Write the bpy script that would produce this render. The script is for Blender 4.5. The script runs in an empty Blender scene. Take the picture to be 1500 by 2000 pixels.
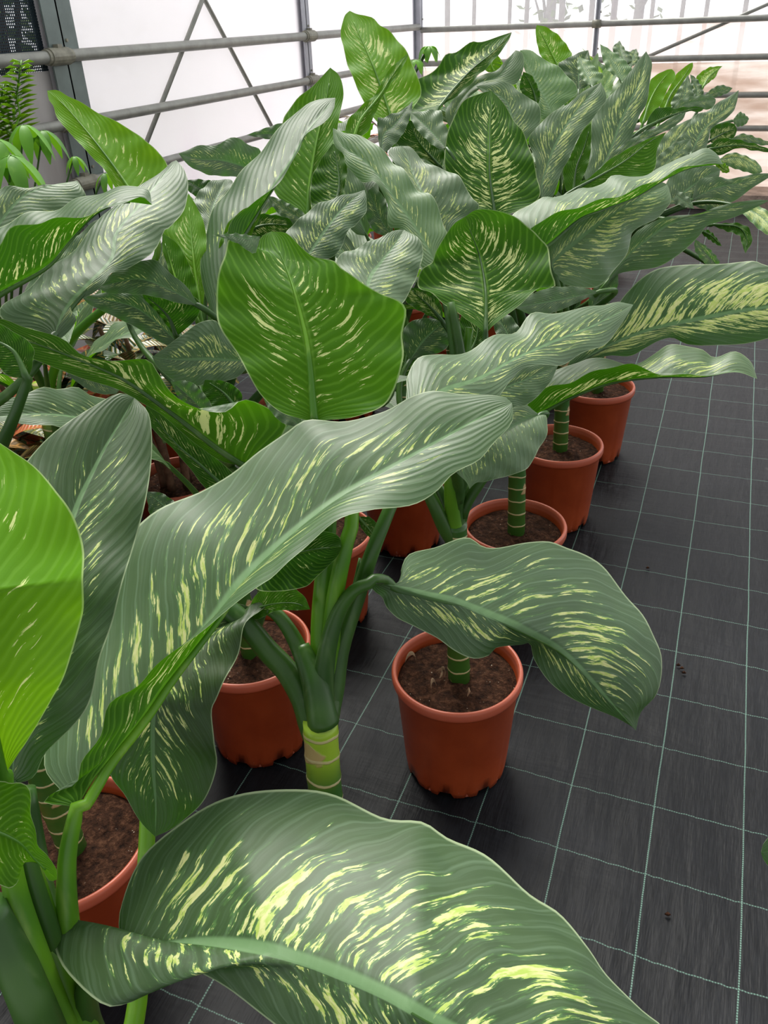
import bpy, math, random
from mathutils import Vector, noise
random.seed(7)
SC = bpy.context.scene
COL = SC.collection

# ------------------------------------------------------------------ camera
CAM = Vector((-0.20347, -0.80787, 1.26236))
RT = Vector((0.93005021, 0.36563033, -0.03634641))
UP = Vector((-0.16084918, 0.49408475, 0.85440494))
FW = Vector((-0.33035457, 0.7887932, -0.51833497))
FPX = 1600.0                                     # focal length in pixels of the 1500x2000 frame
cam = bpy.data.cameras.new('camera')
cam.sensor_fit = 'VERTICAL'
cam.sensor_height = 36.0
cam.lens = 36.0 * FPX / 2000.0
cam.clip_start = 0.02
camo = bpy.data.objects.new('camera', cam)
COL.objects.link(camo)
from mathutils import Matrix
m3 = Matrix((RT, UP, -FW)).transposed()
camo.matrix_world = Matrix.Translation(CAM) @ m3.to_4x4()
SC.camera = camo
cam.dof.use_dof = False

# ------------------------------------------------------------------ light
W = bpy.data.worlds.new('overcast_daylight')
SC.world = W
W.use_nodes = True
wn = W.node_tree
wn.nodes.clear()
wo = wn.nodes.new('ShaderNodeOutputWorld')
wb = wn.nodes.new('ShaderNodeBackground')
wb.inputs[0].default_value = (0.97, 0.98, 1.0, 1)
wt = wn.nodes.new('ShaderNodeTexCoord'); wsx = wn.nodes.new('ShaderNodeSeparateXYZ'); wmr = wn.nodes.new('ShaderNodeMapRange')
wn.links.new(wt.outputs['Generated'], wsx.inputs[0]); wn.links.new(wsx.outputs[2], wmr.inputs[0])
wmr.inputs[1].default_value = 0.05; wmr.inputs[2].default_value = 0.55
wmr.inputs[3].default_value = 1.75; wmr.inputs[4].default_value = 1.00      # hazy bright horizon, duller zenith
wdp = wn.nodes.new('ShaderNodeVectorMath'); wdp.operation = 'DOT_PRODUCT'; wdp.inputs[1].default_value = (-0.50, 0.86, 0.0)
wn.links.new(wt.outputs['Generated'], wdp.inputs[0])
wside = wn.nodes.new('ShaderNodeMapRange'); wn.links.new(wdp.outputs['Value'], wside.inputs[0])
wside.inputs[1].default_value = -0.55; wside.inputs[2].default_value = 0.25
wside.inputs[3].default_value = 0.42; wside.inputs[4].default_value = 1.0       # the house runs on behind the viewer: less light from there
wml = wn.nodes.new('ShaderNodeMath'); wml.operation = 'MULTIPLY'
wn.links.new(wmr.outputs[0], wml.inputs[0]); wn.links.new(wside.outputs[0], wml.inputs[1])
wn.links.new(wml.outputs[0], wb.inputs[1])
wn.links.new(wb.outputs[0], wo.inputs[0])
sun = bpy.data.lights.new('sun', 'SUN')
sun.energy = 4.9
sun.angle = math.radians(30)
sun.color = (1.0, 0.97, 0.90)
suno = bpy.data.objects.new('sun', sun)
COL.objects.link(suno)
sd = Vector((0.38, -0.50, -0.95)).normalized()     # light travels this way: from the upper left, far side
suno.rotation_euler = sd.to_track_quat('-Z', 'Y').to_euler()
suno.location = (-2, 3, 5)
SC.view_settings.view_transform = 'Standard'
SC.view_settings.look = 'None'
SC.view_settings.gamma = 1
SC.view_settings.use_curve_mapping = False
SC.view_settings.exposure = 0.28

# ------------------------------------------------------------------ helpers
def ray(u, v):
    return RT * ((u - 750) / FPX) - UP * ((v - 1000) / FPX) + FW
def at_depth(u, v, d):
    return CAM + ray(u, v) * d
def at_height(u, v, z):
    r = ray(u, v)
    return CAM + r * ((z - CAM.z) / r.z)

def mesh_obj(name, verts, faces, mat, parent=None, origin=None, smooth=True, uvs=None):
    me = bpy.data.meshes.new(name)
    if origin is None:
        origin = Vector((0, 0, 0))
        if parent is not None:
            origin = wloc(parent)
    me.from_pydata([tuple(Vector(p) - origin) for p in verts], [], faces)
    if smooth:
        me.polygons.foreach_set('use_smooth', [True] * len(me.polygons))
    if uvs is not None:
        lay = me.uv_layers.new(name='UVMap')
        for lp in me.loops:
            lay.data[lp.index].uv = uvs[lp.vertex_index]
    me.materials.append(mat)
    me.update()
    o = bpy.data.objects.new(name, me)
    COL.objects.link(o)
    if parent is not None:
        o.parent = parent
        o.location = origin - wloc(parent)
    else:
        o.location = origin
    return o
def wloc(o):
    l = Vector(o.location)
    while o.parent is not None:
        o = o.parent
        l = l + Vector(o.location)
    return l
def tag(o, label=None, cat=None, group=None, kind=None):
    if label: o['label'] = label
    if cat: o['category'] = cat
    if group: o['group'] = group
    if kind: o['kind'] = kind
    return o
def thing(name, loc, label, cat, group=None):
    o = bpy.data.objects.new(name, None)
    o.empty_display_size = 0.05
    o.location = loc
    COL.objects.link(o)
    return tag(o, label, cat, group)

class MB:
    def __init__(s): s.v = []; s.f = []
    def box(s, a, b):
        x0, y0, z0 = a; x1, y1, z1 = b; n = len(s.v)
        s.v += [(x0,y0,z0),(x1,y0,z0),(x1,y1,z0),(x0,y1,z0),(x0,y0,z1),(x1,y0,z1),(x1,y1,z1),(x0,y1,z1)]
        s.f += [tuple(n+i for i in q) for q in ((3,2,1,0),(4,5,6,7),(0,1,5,4),(1,2,6,5),(2,3,7,6),(3,0,4,7))]
        return s
    def tube(s, pts, rad, seg=10, caps=True, flat=1.0):
        pts = [Vector(p) for p in pts]; n0 = len(s.v); k = len(pts)
        if not hasattr(rad, '__len__'): rad = [rad] * k
        ref = None
        for i, p in enumerate(pts):
            t = (pts[min(i+1, k-1)] - pts[max(i-1, 0)])
            if t.length < 1e-9: t = Vector((0, 0, 1))
            t.normalize()
            if ref is None:
                ref = t.orthogonal().normalized()
            ref = (ref - t * ref.dot(t))
            if ref.length < 1e-6: ref = t.orthogonal()
            ref.normalize()
            b = t.cross(ref)
            for j in range(seg):
                a = 2 * math.pi * j / seg
                s.v.append(tuple(p + ref * (math.cos(a) * rad[i]) + b * (math.sin(a) * rad[i] * flat)))
        for i in range(k - 1):
            for j in range(seg):
                a = n0 + i*seg + j; b2 = n0 + i*seg + (j+1) % seg
                s.f.append((a, b2, b2 + seg, a + seg))
        if caps:
            s.f.append(tuple(n0 + j for j in reversed(range(seg))))
            s.f.append(tuple(n0 + (k-1)*seg + j for j in range(seg)))
        return s
    def build(s, name, mat, parent=None, smooth=False, origin=None):
        return mesh_obj(name, s.v, s.f, mat, parent, origin, smooth)

def spline(pts, n):
    """n+1 points evenly spaced along a Catmull-Rom curve (2D or 3D tuples)"""
    P = [Vector(p) for p in pts]
    P = [P[0] * 2 - P[1]] + P + [P[-1] * 2 - P[-2]]
    dense = []
    for i in range(1, len(P) - 2):
        p0, p1, p2, p3 = P[i-1], P[i], P[i+1], P[i+2]
        for k in range(12):
            t = k / 12
            dense.append(0.5 * ((p1*2) + (p2-p0)*t + (p0*2 - p1*5 + p2*4 - p3)*t*t + (p1*3 - p0 - p2*3 + p3)*t**3))
    dense.append(P[-2])
    L = [0]
    for i in range(1, len(dense)): L.append(L[-1] + (dense[i] - dense[i-1]).length)
    out = []; j = 0
    for k in range(n + 1):
        s = L[-1] * k / n
        while j < len(L) - 2 and L[j+1] < s: j += 1
        f = (s - L[j]) / max(1e-9, L[j+1] - L[j])
        out.append(dense[j].lerp(dense[j+1], min(1, max(0, f))))
    return out

# ------------------------------------------------------------------ materials
def newmat(name):
    m = bpy.data.materials.new(name); m.use_nodes = True
    nt = m.node_tree; nt.nodes.clear()
    out = nt.nodes.new('ShaderNodeOutputMaterial')
    return m, nt, out
class G:
    """tiny node-graph helper"""
    def __init__(s, nt): s.nt = nt
    def n(s, typ, **kw):
        nd = s.nt.nodes.new(typ)
        for k, v in kw.items(): setattr(nd, k, v)
        return nd
    def put(s, sock, val):
        if hasattr(val, 'is_linked') or isinstance(val, bpy.types.NodeSocket): s.nt.links.new(val, sock)
        else: sock.default_value = val
    def math(s, op, a, b=0.0, c=0.0, clamp=False):
        nd = s.n('ShaderNodeMath', operation=op); nd.use_clamp = clamp
        s.put(nd.inputs[0], a); s.put(nd.inputs[1], b); s.put(nd.inputs[2], c)
        return nd.outputs[0]
    def mix(s, f, a, b, mode='MIX'):
        nd = s.n('ShaderNodeMix', data_type='RGBA', blend_type=mode)
        s.put(nd.inputs[0], f); s.put(nd.inputs[6], a); s.put(nd.inputs[7], b)
        return nd.outputs[2]
    def ramp(s, f, stops, interp='LINEAR'):
        nd = s.n('ShaderNodeValToRGB'); cr = nd.color_ramp; cr.interpolation = interp
        while len(cr.elements) < len(stops): cr.elements.new(0.5)
        for e, (p, c) in zip(cr.elements, stops):
            e.position = p; e.color = c if len(c) == 4 else (*c, 1)
        s.put(nd.inputs[0], f); return nd.outputs[0]
    def step(s, x, lo, hi):
        nd = s.n('ShaderNodeMapRange', interpolation_type='SMOOTHSTEP')
        s.put(nd.inputs[0], x); s.put(nd.inputs[1], lo); s.put(nd.inputs[2], hi)
        return nd.outputs[0]
    def noise(s, vec=None, scale=5, detail=3, rough=0.5, dist=0.0):
        nd = s.n('ShaderNodeTexNoise'); nd.inputs['Scale'].default_value = scale
        nd.inputs['Detail'].default_value = detail; nd.inputs['Roughness'].default_value = rough
        nd.inputs['Distortion'].default_value = dist
        if vec is not None: s.put(nd.inputs['Vector'], vec)
        return nd.outputs[0]
    def comb(s, x, y, z):
        nd = s.n('ShaderNodeCombineXYZ')
        s.put(nd.inputs[0], x); s.put(nd.inputs[1], y); s.put(nd.inputs[2], z); return nd.outputs[0]
    def sep(s, v):
        nd = s.n('ShaderNodeSeparateXYZ'); s.put(nd.inputs[0], v); return nd.outputs
    def bump(s, h, strength, dist, normal=None):
        nd = s.n('ShaderNodeBump'); nd.inputs['Strength'].default_value = strength
        nd.inputs['Distance'].default_value = dist; s.put(nd.inputs['Height'], h)
        if normal is not None: s.put(nd.inputs['Normal'], normal)
        return nd.outputs[0]
    def bsdf(s, col, rough=0.5, spec=0.5, normal=None, metal=0.0):
        nd = s.n('ShaderNodeBsdfPrincipled'); s.put(nd.inputs['Base Color'], col)
        s.put(nd.inputs['Roughness'], rough); s.put(nd.inputs['Specular IOR Level'], spec)
        s.put(nd.inputs['Metallic'], metal)
        if normal is not None: s.put(nd.inputs['Normal'], normal)
        return nd.outputs[0]
    def objco(s): return s.n('ShaderNodeTexCoord').outputs['Object']
    def pos(s): return s.n('ShaderNodeNewGeometry').outputs['Position']

def mat_simple(name, col, rough=0.5, spec=0.4, var=0.15, scale=8, bump=0.0, bdist=0.002, metal=0.0):
    m, nt, out = newmat(name); g = G(nt)
    nz = g.noise(g.objco(), scale, 4, 0.6)
    c2 = tuple(c * (1 - var * 2) for c in col)
    c = g.mix(g.step(nz, 0.3, 0.7), (*c2, 1), (*col, 1))
    nrm = g.bump(g.noise(g.objco(), scale * 6, 3), bump, bdist) if bump else None
    nt.links.new(g.bsdf(c, rough, spec, nrm, metal), out.inputs[0])
    return m

def mat_leaf():
    m, nt, out = newmat('variegated_leaf'); g = G(nt)
    uv = g.sep(g.n('ShaderNodeTexCoord').outputs['UV'])
    t, v = uv[0], uv[1]
    oi = g.n('ShaderNodeObjectInfo')
    cc = g.sep(oi.outputs['Color']); utone = oi.outputs['Alpha']
    dens, tone, seed = cc[0], cc[1], cc[2]
    sv = g.math('SUBTRACT', g.math('MULTIPLY', v, 2.0), 1.0)
    a = g.math('ABSOLUTE', sv)
    side = g.math('SIGN', sv)
    wob = g.noise(g.comb(g.math('MULTIPLY', t, 5), g.math('MULTIPLY', sv, 3), g.math('MULTIPLY', seed, 37)), 1.0, 2)
    sweep = g.math('MULTIPLY', g.math('POWER', a, 1.15), 0.30)
    w = g.math('SUBTRACT', t, sweep)
    w = g.math('ADD', w, g.math('MULTIPLY', g.math('SUBTRACT', wob, 0.5), 0.05))
    # lateral veins
    ph = g.math('ADD', g.math('MULTIPLY', w, 2 * math.pi * 21), g.math('MULTIPLY', side, 1.3))
    vs = g.math('SINE', ph)
    vein = g.step(vs, 0.86, 1.0)
    fine = g.noise(g.comb(g.math('MULTIPLY', w, 150), g.math('MULTIPLY', sv, 2.0), seed), 1.0, 2)
    # variegation: ragged flecks drawn out along the veins
    z0 = g.math('ADD', g.math('MULTIPLY', seed, 91.0), g.math('MULTIPLY', side, 7.7))
    n1 = g.noise(g.comb(g.math('MULTIPLY', w, 78), g.math('MULTIPLY', a, 3.4), z0), 1.0, 4.0, 0.60)
    n2 = g.noise(g.comb(g.math('MULTIPLY', t, 5), g.math('MULTIPLY', sv, 3), g.math('ADD', z0, 5.0)), 1.0, 1.5)
    n3 = g.noise(g.comb(g.math('MULTIPLY', w, 130), g.math('MULTIPLY', a, 16), z0), 1.0, 3.0, 0.6)
    band = g.math('MULTIPLY', g.step(a, 0.0, 0.10), g.math('SUBTRACT', 1.0, g.step(a, 0.45, 0.95)))
    band = g.math('MULTIPLY', band, g.math('MULTIPLY', g.step(t, 0.0, 0.16), g.math('SUBTRACT', 1.0, g.step(t, 0.80, 0.99))))
    s = g.math('ADD', n1, g.math('MULTIPLY', g.math('SUBTRACT', n2, 0.5), 0.35))
    s = g.math('ADD', s, g.math('MULTIPLY', g.math('SUBTRACT', n3, 0.5), 0.22))
    s = g.math('ADD', s, g.math('MULTIPLY', g.math('SUBTRACT', band, 1.0), 0.22))
    s = g.math('ADD', s, g.math('MULTIPLY', dens, 0.175))
    s = g.math('ADD', s, g.math('MULTIPLY', vs, 0.045))
    fleck = g.step(s, 0.700, 0.725)
    faint = g.step(s, 0.63, 0.72)
    # midrib
    mr = g.math('SUBTRACT', 1.0, g.step(a, g.math('SUBTRACT', 0.050, g.math('MULTIPLY', t, 0.032)), g.math('SUBTRACT', 0.085, g.math('MULTIPLY', t, 0.05))))
    edge = g.step(a, 0.975, 0.99)
    blot = g.noise(g.comb(g.math('MULTIPLY', t, 9), g.math('MULTIPLY', sv, 4), seed), 1.0, 3)
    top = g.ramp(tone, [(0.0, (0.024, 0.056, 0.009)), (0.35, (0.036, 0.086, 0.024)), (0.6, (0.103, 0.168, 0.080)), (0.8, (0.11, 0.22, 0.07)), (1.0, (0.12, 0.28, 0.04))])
    top = g.mix(g.math('MULTIPLY', g.step(blot, 0.35, 0.7), 0.55), top, g.mix(1.0, top, (1.6, 1.4, 1.45, 1), 'MULTIPLY'))
    top = g.mix(g.math('MULTIPLY', vein, g.math('MULTIPLY', tone, 0.85)), top, (0.20, 0.32, 0.19, 1))
    top = g.mix(g.math('MULTIPLY', g.step(fine, 0.45, 0.65), 0.12), top, (0.20, 0.32, 0.20, 1))
    top = g.mix(g.math('MULTIPLY', faint, 0.35), top, (0.16, 0.42, 0.09, 1))
    flc = g.mix(g.step(n3, 0.4, 0.62), (0.40, 0.55, 0.09, 1), (0.66, 0.68, 0.30, 1))
    top = g.mix(fleck, top, flc)
    top = g.mix(g.math('MULTIPLY', mr, 0.80), top, (0.17, 0.32, 0.13, 1))
    top = g.mix(g.math('MULTIPLY', edge, 0.7), top, (0.42, 0.52, 0.30, 1))
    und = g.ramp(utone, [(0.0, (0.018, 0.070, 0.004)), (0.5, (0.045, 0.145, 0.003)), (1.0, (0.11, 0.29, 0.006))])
    und = g.mix(g.math('MULTIPLY', g.step(vs, 0.3, 1.0), 0.35), und, (0.16, 0.36, 0.035, 1))
    und = g.mix(g.math('MULTIPLY', fleck, 0.9), und, (0.66, 0.74, 0.30, 1))
    und = g.mix(g.math('MULTIPLY', mr, 0.6), und, (0.16, 0.34, 0.04, 1))
    und = g.mix(g.math('MULTIPLY', edge, 0.7), und, (0.42, 0.52, 0.25, 1))
    bf = g.n('ShaderNodeNewGeometry').outputs['Backfacing']
    col = g.mix(bf, top, und)
    h = g.math('ADD', g.math('MULTIPLY', vs, 0.55), g.math('MULTIPLY', fine, 0.25))
    h = g.math('ADD', h, g.math('MULTIPLY', mr, -0.3))
    nrm = g.bump(h, 0.34, 0.0006)
    gloss = g.math('ADD', 0.40, g.math('MULTIPLY', blot, 0.16))
    bs = g.bsdf(col, gloss, g.math('SUBTRACT', 0.55, g.math('MULTIPLY', bf, 0.40)), nrm)
    tr = g.n('ShaderNodeBsdfTranslucent')
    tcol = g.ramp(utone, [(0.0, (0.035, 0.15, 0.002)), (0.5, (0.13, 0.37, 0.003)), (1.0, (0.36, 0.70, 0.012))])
    tcol = g.mix(g.math('MULTIPLY', fleck, 0.8), tcol, (0.85, 0.88, 0.35, 1))
    tcol = g.mix(g.math('MULTIPLY', g.math('SUBTRACT', 1.0, g.step(vs, -0.9, 0.2)), 0.22), tcol, (0.05, 0.22, 0.005, 1))
    nt.links.new(tcol, tr.inputs[0]); nt.links.new(nrm, tr.inputs[1])
    ms = g.n('ShaderNodeMixShader'); ms.inputs[0].default_value = 0.33
    nt.links.new(bs, ms.inputs[1]); nt.links.new(tr.outputs[0], ms.inputs[2])
    nt.links.new(ms.outputs[0], out.inputs[0])
    return m

def mat_stalk(name, c1, c2, c3, rough=0.38):
    m, nt, out = newmat(name); g = G(nt)
    co = g.objco()
    mp = g.n('ShaderNodeMapping'); mp.inputs['Scale'].default_value = (60, 60, 7); g.put(mp.inputs[0], co)
    n1 = g.noise(mp.outputs[0], 1, 3); n2 = g.noise(co, 9, 2)
    c = g.mix(g.step(n2, 0.35, 0.65), (*c1, 1), (*c2, 1))
    c = g.mix(g.math('MULTIPLY', g.step(n1, 0.55, 0.75), 0.35), c, (*c3, 1))
    bs = g.bsdf(c, rough, 0.45, g.bump(n1, 0.3, 0.001))
    tr = g.n('ShaderNodeBsdfTranslucent'); tr.inputs[0].default_value = (c2[0]*2.2, c2[1]*2, c2[2], 1)
    ms = g.n('ShaderNodeMixShader'); ms.inputs[0].default_value = 0.18
    nt.links.new(bs, ms.inputs[1]); nt.links.new(tr.outputs[0], ms.inputs[2])
    nt.links.new(ms.outputs[0], out.inputs[0]); return m

def mat_stem():
    m, nt, out = newmat('ringed_stem'); g = G(nt)
    p = g.objco(); s = g.sep(p)
    ang = g.math('ARCTAN2', s[1], s[0])
    wob = g.noise(p, 22, 2)
    zz = g.math('ADD', s[2], g.math('MULTIPLY', g.math('SINE', ang), 0.0045))
    zz = g.math('ADD', zz, g.math('MULTIPLY', g.math('SUBTRACT', wob, 0.5), 0.012))
    fr = g.math('FRACT', g.math('MULTIPLY', zz, 1 / 0.032))
    ring = g.math('SUBTRACT', 1.0, g.step(g.math('ABSOLUTE', g.math('SUBTRACT', fr, 0.5)), 0.03, 0.07))
    scar = g.step(g.noise(p, 26, 2), 0.62, 0.66)
    up = g.step(s[2], 0.545, 0.615)
    base = g.mix(up, (0.030, 0.105, 0.012, 1), (0.30, 0.46, 0.03, 1))
    c = g.mix(g.math('MULTIPLY', scar, 0.85), base, (0.46, 0.30, 0.15, 1))
    c = g.mix(g.math('MULTIPLY', ring, 0.9), c, (0.52, 0.44, 0.22, 1))
    nt.links.new(g.bsdf(c, 0.35, 0.5, g.bump(g.math('ADD', ring, scar), 0.5, 0.002)), out.inputs[0]); return m

def mat_floor():
    m, nt, out = newmat('woven_ground_fabric'); g = G(nt)
    p = g.pos(); s = g.sep(p)
    wx = g.noise(g.comb(g.math('MULTIPLY', s[0], 3), g.math('MULTIPLY', s[1], 1.1), 0.0), 1, 3)
    wy = g.noise(g.comb(g.math('MULTIPLY', s[0], 2), g.math('MULTIPLY', s[1], 3), 4.0), 1, 3)
    jx = g.noise(g.comb(0.0, g.math('MULTIPLY', s[1], 60), 1.0), 1, 2)
    jy = g.noise(g.comb(g.math('MULTIPLY', s[0], 45), g.math('MULTIPLY', s[1], 7), 2.0), 1, 3)
    x = g.math('ADD', s[0], g.math('ADD', g.math('MULTIPLY', g.math('SUBTRACT', wx, 0.5), 0.020), g.math('MULTIPLY', g.math('SUBTRACT', jx, 0.5), 0.001)))
    y = g.math('ADD', s[1], g.math('ADD', g.math('MULTIPLY', g.math('SUBTRACT', wy, 0.5), 0.026), g.math('MULTIPLY', g.math('SUBTRACT', jy, 0.5), 0.008)))
    def line(c, wd):
        fr = g.math('FRACT', g.math('ADD', g.math('MULTIPLY', c, 1 / 0.15), 0.5))
        dd = g.math('MULTIPLY', g.math('ABSOLUTE', g.math('SUBTRACT', fr, 0.5)), 0.15)
        return g.math('SUBTRACT', 1.0, g.step(dd, wd * 0.6, wd * 1.25))
    lx = line(x, 0.00125); ly = line(y, 0.00105)
    dash = g.math('ADD', 0.6, g.math('MULTIPLY', g.math('SINE', g.math('MULTIPLY', s[1], 1500)), 0.4))
    dash2 = g.math('ADD', 0.6, g.math('MULTIPLY', g.math('SINE', g.math('MULTIPLY', s[0], 1500)), 0.4))
    fade = g.step(g.noise(p, 5, 3), 0.2, 0.5)
    l = g.math('MAXIMUM', g.math('MULTIPLY', lx, dash), g.math('MULTIPLY', g.math('MULTIPLY', ly, dash2), g.math('ADD', 0.45, g.math('MULTIPLY', fade, 0.35))))
    weave = g.noise(g.comb(g.math('MULTIPLY', s[0], 420), g.math('MULTIPLY', s[1], 30), 0.0), 1, 2)
    streak = g.noise(g.comb(g.math('MULTIPLY', s[0], 38), g.math('MULTIPLY', s[1], 5), 0.0), 1, 4)
    dust = g.noise(p, 2.3, 5, 0.62)
    spots = g.noise(p, 9.0, 2, 0.5)
    c = g.mix(g.step(weave, 0.3, 0.7), (0.0035, 0.004, 0.0052, 1), (0.007, 0.008, 0.0105, 1))
    c = g.mix(g.math('MULTIPLY', g.step(streak, 0.45, 0.8), 0.08), c, (0.026, 0.028, 0.033, 1))
    c = g.mix(g.math('MULTIPLY', g.step(dust, 0.50, 0.80), 0.32), c, (0.036, 0.039, 0.050, 1))
    c = g.mix(g.math('MULTIPLY', g.step(spots, 0.70, 0.80), 0.35), c, (0.13, 0.13, 0.13, 1))
    c = g.mix(g.math('MULTIPLY', l, 0.85), c, (0.18, 0.32, 0.26, 1))
    wr = g.noise(g.comb(g.math('MULTIPLY', s[0], 13), g.math('MULTIPLY', s[1], 2.4), 0.0), 1, 5, 0.55, 0.15)
    wr2 = g.noise(g.comb(g.math('MULTIPLY', s[0], 3), g.math('MULTIPLY', s[1], 9), 7.0), 1, 4, 0.55, 0.4)
    h = g.math('ADD', wr, g.math('MULTIPLY', wr2, 0.7))
    nr = g.bump(h, 0.35, 0.020)
    nr = g.bump(weave, 0.25, 0.0012, nr)
    nt.links.new(g.bsdf(c, g.math('ADD', 0.40, g.math('MULTIPLY', dust, 0.2)), 0.17, nr), out.inputs[0]); return m

def mat_soil():
    m, nt, out = newmat('potting_soil'); g = G(nt)
    p = g.pos()
    n = g.noise(p, 90, 5, 0.7); n2 = g.noise(p, 260, 3, 0.6)
    c = g.ramp(n, [(0.3, (0.006, 0.003, 0.002)), (0.52, (0.050, 0.021, 0.011)), (0.72, (0.14, 0.065, 0.036))])
    pl = g.n('ShaderNodeTexVoronoi'); pl.inputs['Scale'].default_value = 150; g.put(pl.inputs['Vector'], p)
    pr = g.math('MULTIPLY', g.math('SUBTRACT', 1.0, g.step(pl.outputs['Distance'], 0.12, 0.2)), g.step(g.noise(p, 60, 1), 0.62, 0.66))
    c = g.mix(pr, c, (0.55, 0.46, 0.36, 1))
    nt.links.new(g.bsdf(c, 0.9, 0.15, g.bump(g.math('ADD', n, g.math('MULTIPLY', n2, 0.4)), 1.0, 0.010)), out.inputs[0]); return m

def mat_pot():
    m, nt, out = newmat('terracotta_plastic'); g = G(nt)
    p = g.objco(); s = g.sep(p)
    n = g.noise(p, 14, 4, 0.6); n2 = g.noise(g.n('ShaderNodeObjectInfo').outputs['Location'], 3, 1)
    c = g.mix(g.step(n, 0.3, 0.7), (0.30, 0.045, 0.010, 1), (0.37, 0.062, 0.015, 1))
    rim = g.step(s[2], 0.219, 0.226)
    c = g.mix(g.math('MULTIPLY', rim, 0.75), c, (0.48, 0.115, 0.065, 1))  # light caught by the rim is put into its paler colour
    sc = g.math('MULTIPLY', g.step(g.noise(p, 40, 5, 0.7), 0.62, 0.72), g.math('SUBTRACT', 1.0, g.step(s[2], 0.0, 0.06)))
    c = g.mix(g.math('MULTIPLY', sc, 0.7), c, (0.50, 0.40, 0.36, 1))
    sc2 = g.step(g.noise(p, 30, 5, 0.7), 0.70, 0.74)
    c = g.mix(g.math('MULTIPLY', sc2, 0.35), c, (0.50, 0.30, 0.24, 1))
    nt.links.new(g.bsdf(c, 0.40, 0.45, g.bump(n, 0.12, 0.002)), out.inputs[0]); return m

def mat_film(name, clear, tint, stain, sx, sy, sz, amt, lo=0.55, hi=0.75):
    m, nt, out = newmat(name); g = G(nt)
    mp = g.n('ShaderNodeMapping'); mp.inputs['Scale'].default_value = (sx, sy, sz); g.put(mp.inputs[0], g.pos())
    n = g.noise(mp.outputs[0], 1, 5, 0.6)
    c = g.mix(g.math('MULTIPLY', g.step(n, lo, hi), amt), (*tint, 1), (*stain, 1))
    tr = g.n('ShaderNodeBsdfTranslucent'); g.put(tr.inputs[0], c)
    df = g.n('ShaderNodeBsdfDiffuse'); g.put(df.inputs[0], c)
    tp = g.n('ShaderNodeBsdfTransparent'); g.put(tp.inputs[0], c)
    m1 = g.n('ShaderNodeMixShader'); m1.inputs[0].default_value = 0.35
    nt.links.new(tr.outputs[0], m1.inputs[1]); nt.links.new(df.outputs[0], m1.inputs[2])
    m2 = g.n('ShaderNodeMixShader'); m2.inputs[0].default_value = clear
    nt.links.new(m1.outputs[0], m2.inputs[1]); nt.links.new(tp.outputs[0], m2.inputs[2])
    nt.links.new(m2.outputs[0], out.inputs[0]); return m

def mat_net():
    m, nt, out = newmat('shade_net'); g = G(nt)
    s = g.sep(g.pos())
    def th(c): return g.step(g.math('ABSOLUTE', g.math('SUBTRACT', g.math('FRACT', g.math('MULTIPLY', c, 1 / 0.009)), 0.5)), 0.24, 0.30)
    k = g.math('MAXIMUM', th(s[1]), th(s[2]))
    tp = g.n('ShaderNodeBsdfTransparent')
    ms = g.n('ShaderNodeMixShader'); g.put(ms.inputs[0], k)
    nt.links.new(tp.outputs[0], ms.inputs[1]); nt.links.new(g.bsdf((0.022, 0.035, 0.045, 1), 0.7, 0.2), ms.inputs[2])
    nt.links.new(ms.outputs[0], out.inputs[0]); return m

def mat_croton():
    m, nt, out = newmat('croton_leaf'); g = G(nt)
    uv = g.sep(g.n('ShaderNodeTexCoord').outputs['UV'])
    cc = g.sep(g.n('ShaderNodeObjectInfo').outputs['Color'])
    sv = g.math('SUBTRACT', g.math('MULTIPLY', uv[1], 2.0), 1.0); a = g.math('ABSOLUTE', sv)
    w = g.math('SUBTRACT', uv[0], g.math('MULTIPLY', a, 0.12))
    vs = g.math('SINE', g.math('MULTIPLY', w, 70))
    base = g.ramp(cc[0], [(0.0, (0.015, 0.05, 0.015)), (0.35, (0.03, 0.075, 0.02)), (0.5, (0.09, 0.10, 0.02)), (0.7, (0.35, 0.05, 0.02)), (1.0, (0.55, 0.13, 0.05))])
    vc = g.ramp(cc[1], [(0.0, (0.10, 0.20, 0.04)), (0.5, (0.60, 0.45, 0.05)), (1.0, (0.80, 0.22, 0.08))])
    k = g.math('MAXIMUM', g.step(vs, 0.55, 0.95), g.math('SUBTRACT', 1.0, g.step(a, 0.05, 0.12)))
    c = g.mix(g.math('MULTIPLY', k, 0.5), base, vc)
    bs = g.bsdf(c, 0.35, 0.5, g.bump(vs, 0.4, 0.001))
    nt.links.new(bs, out.inputs[0]); return m

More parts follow.
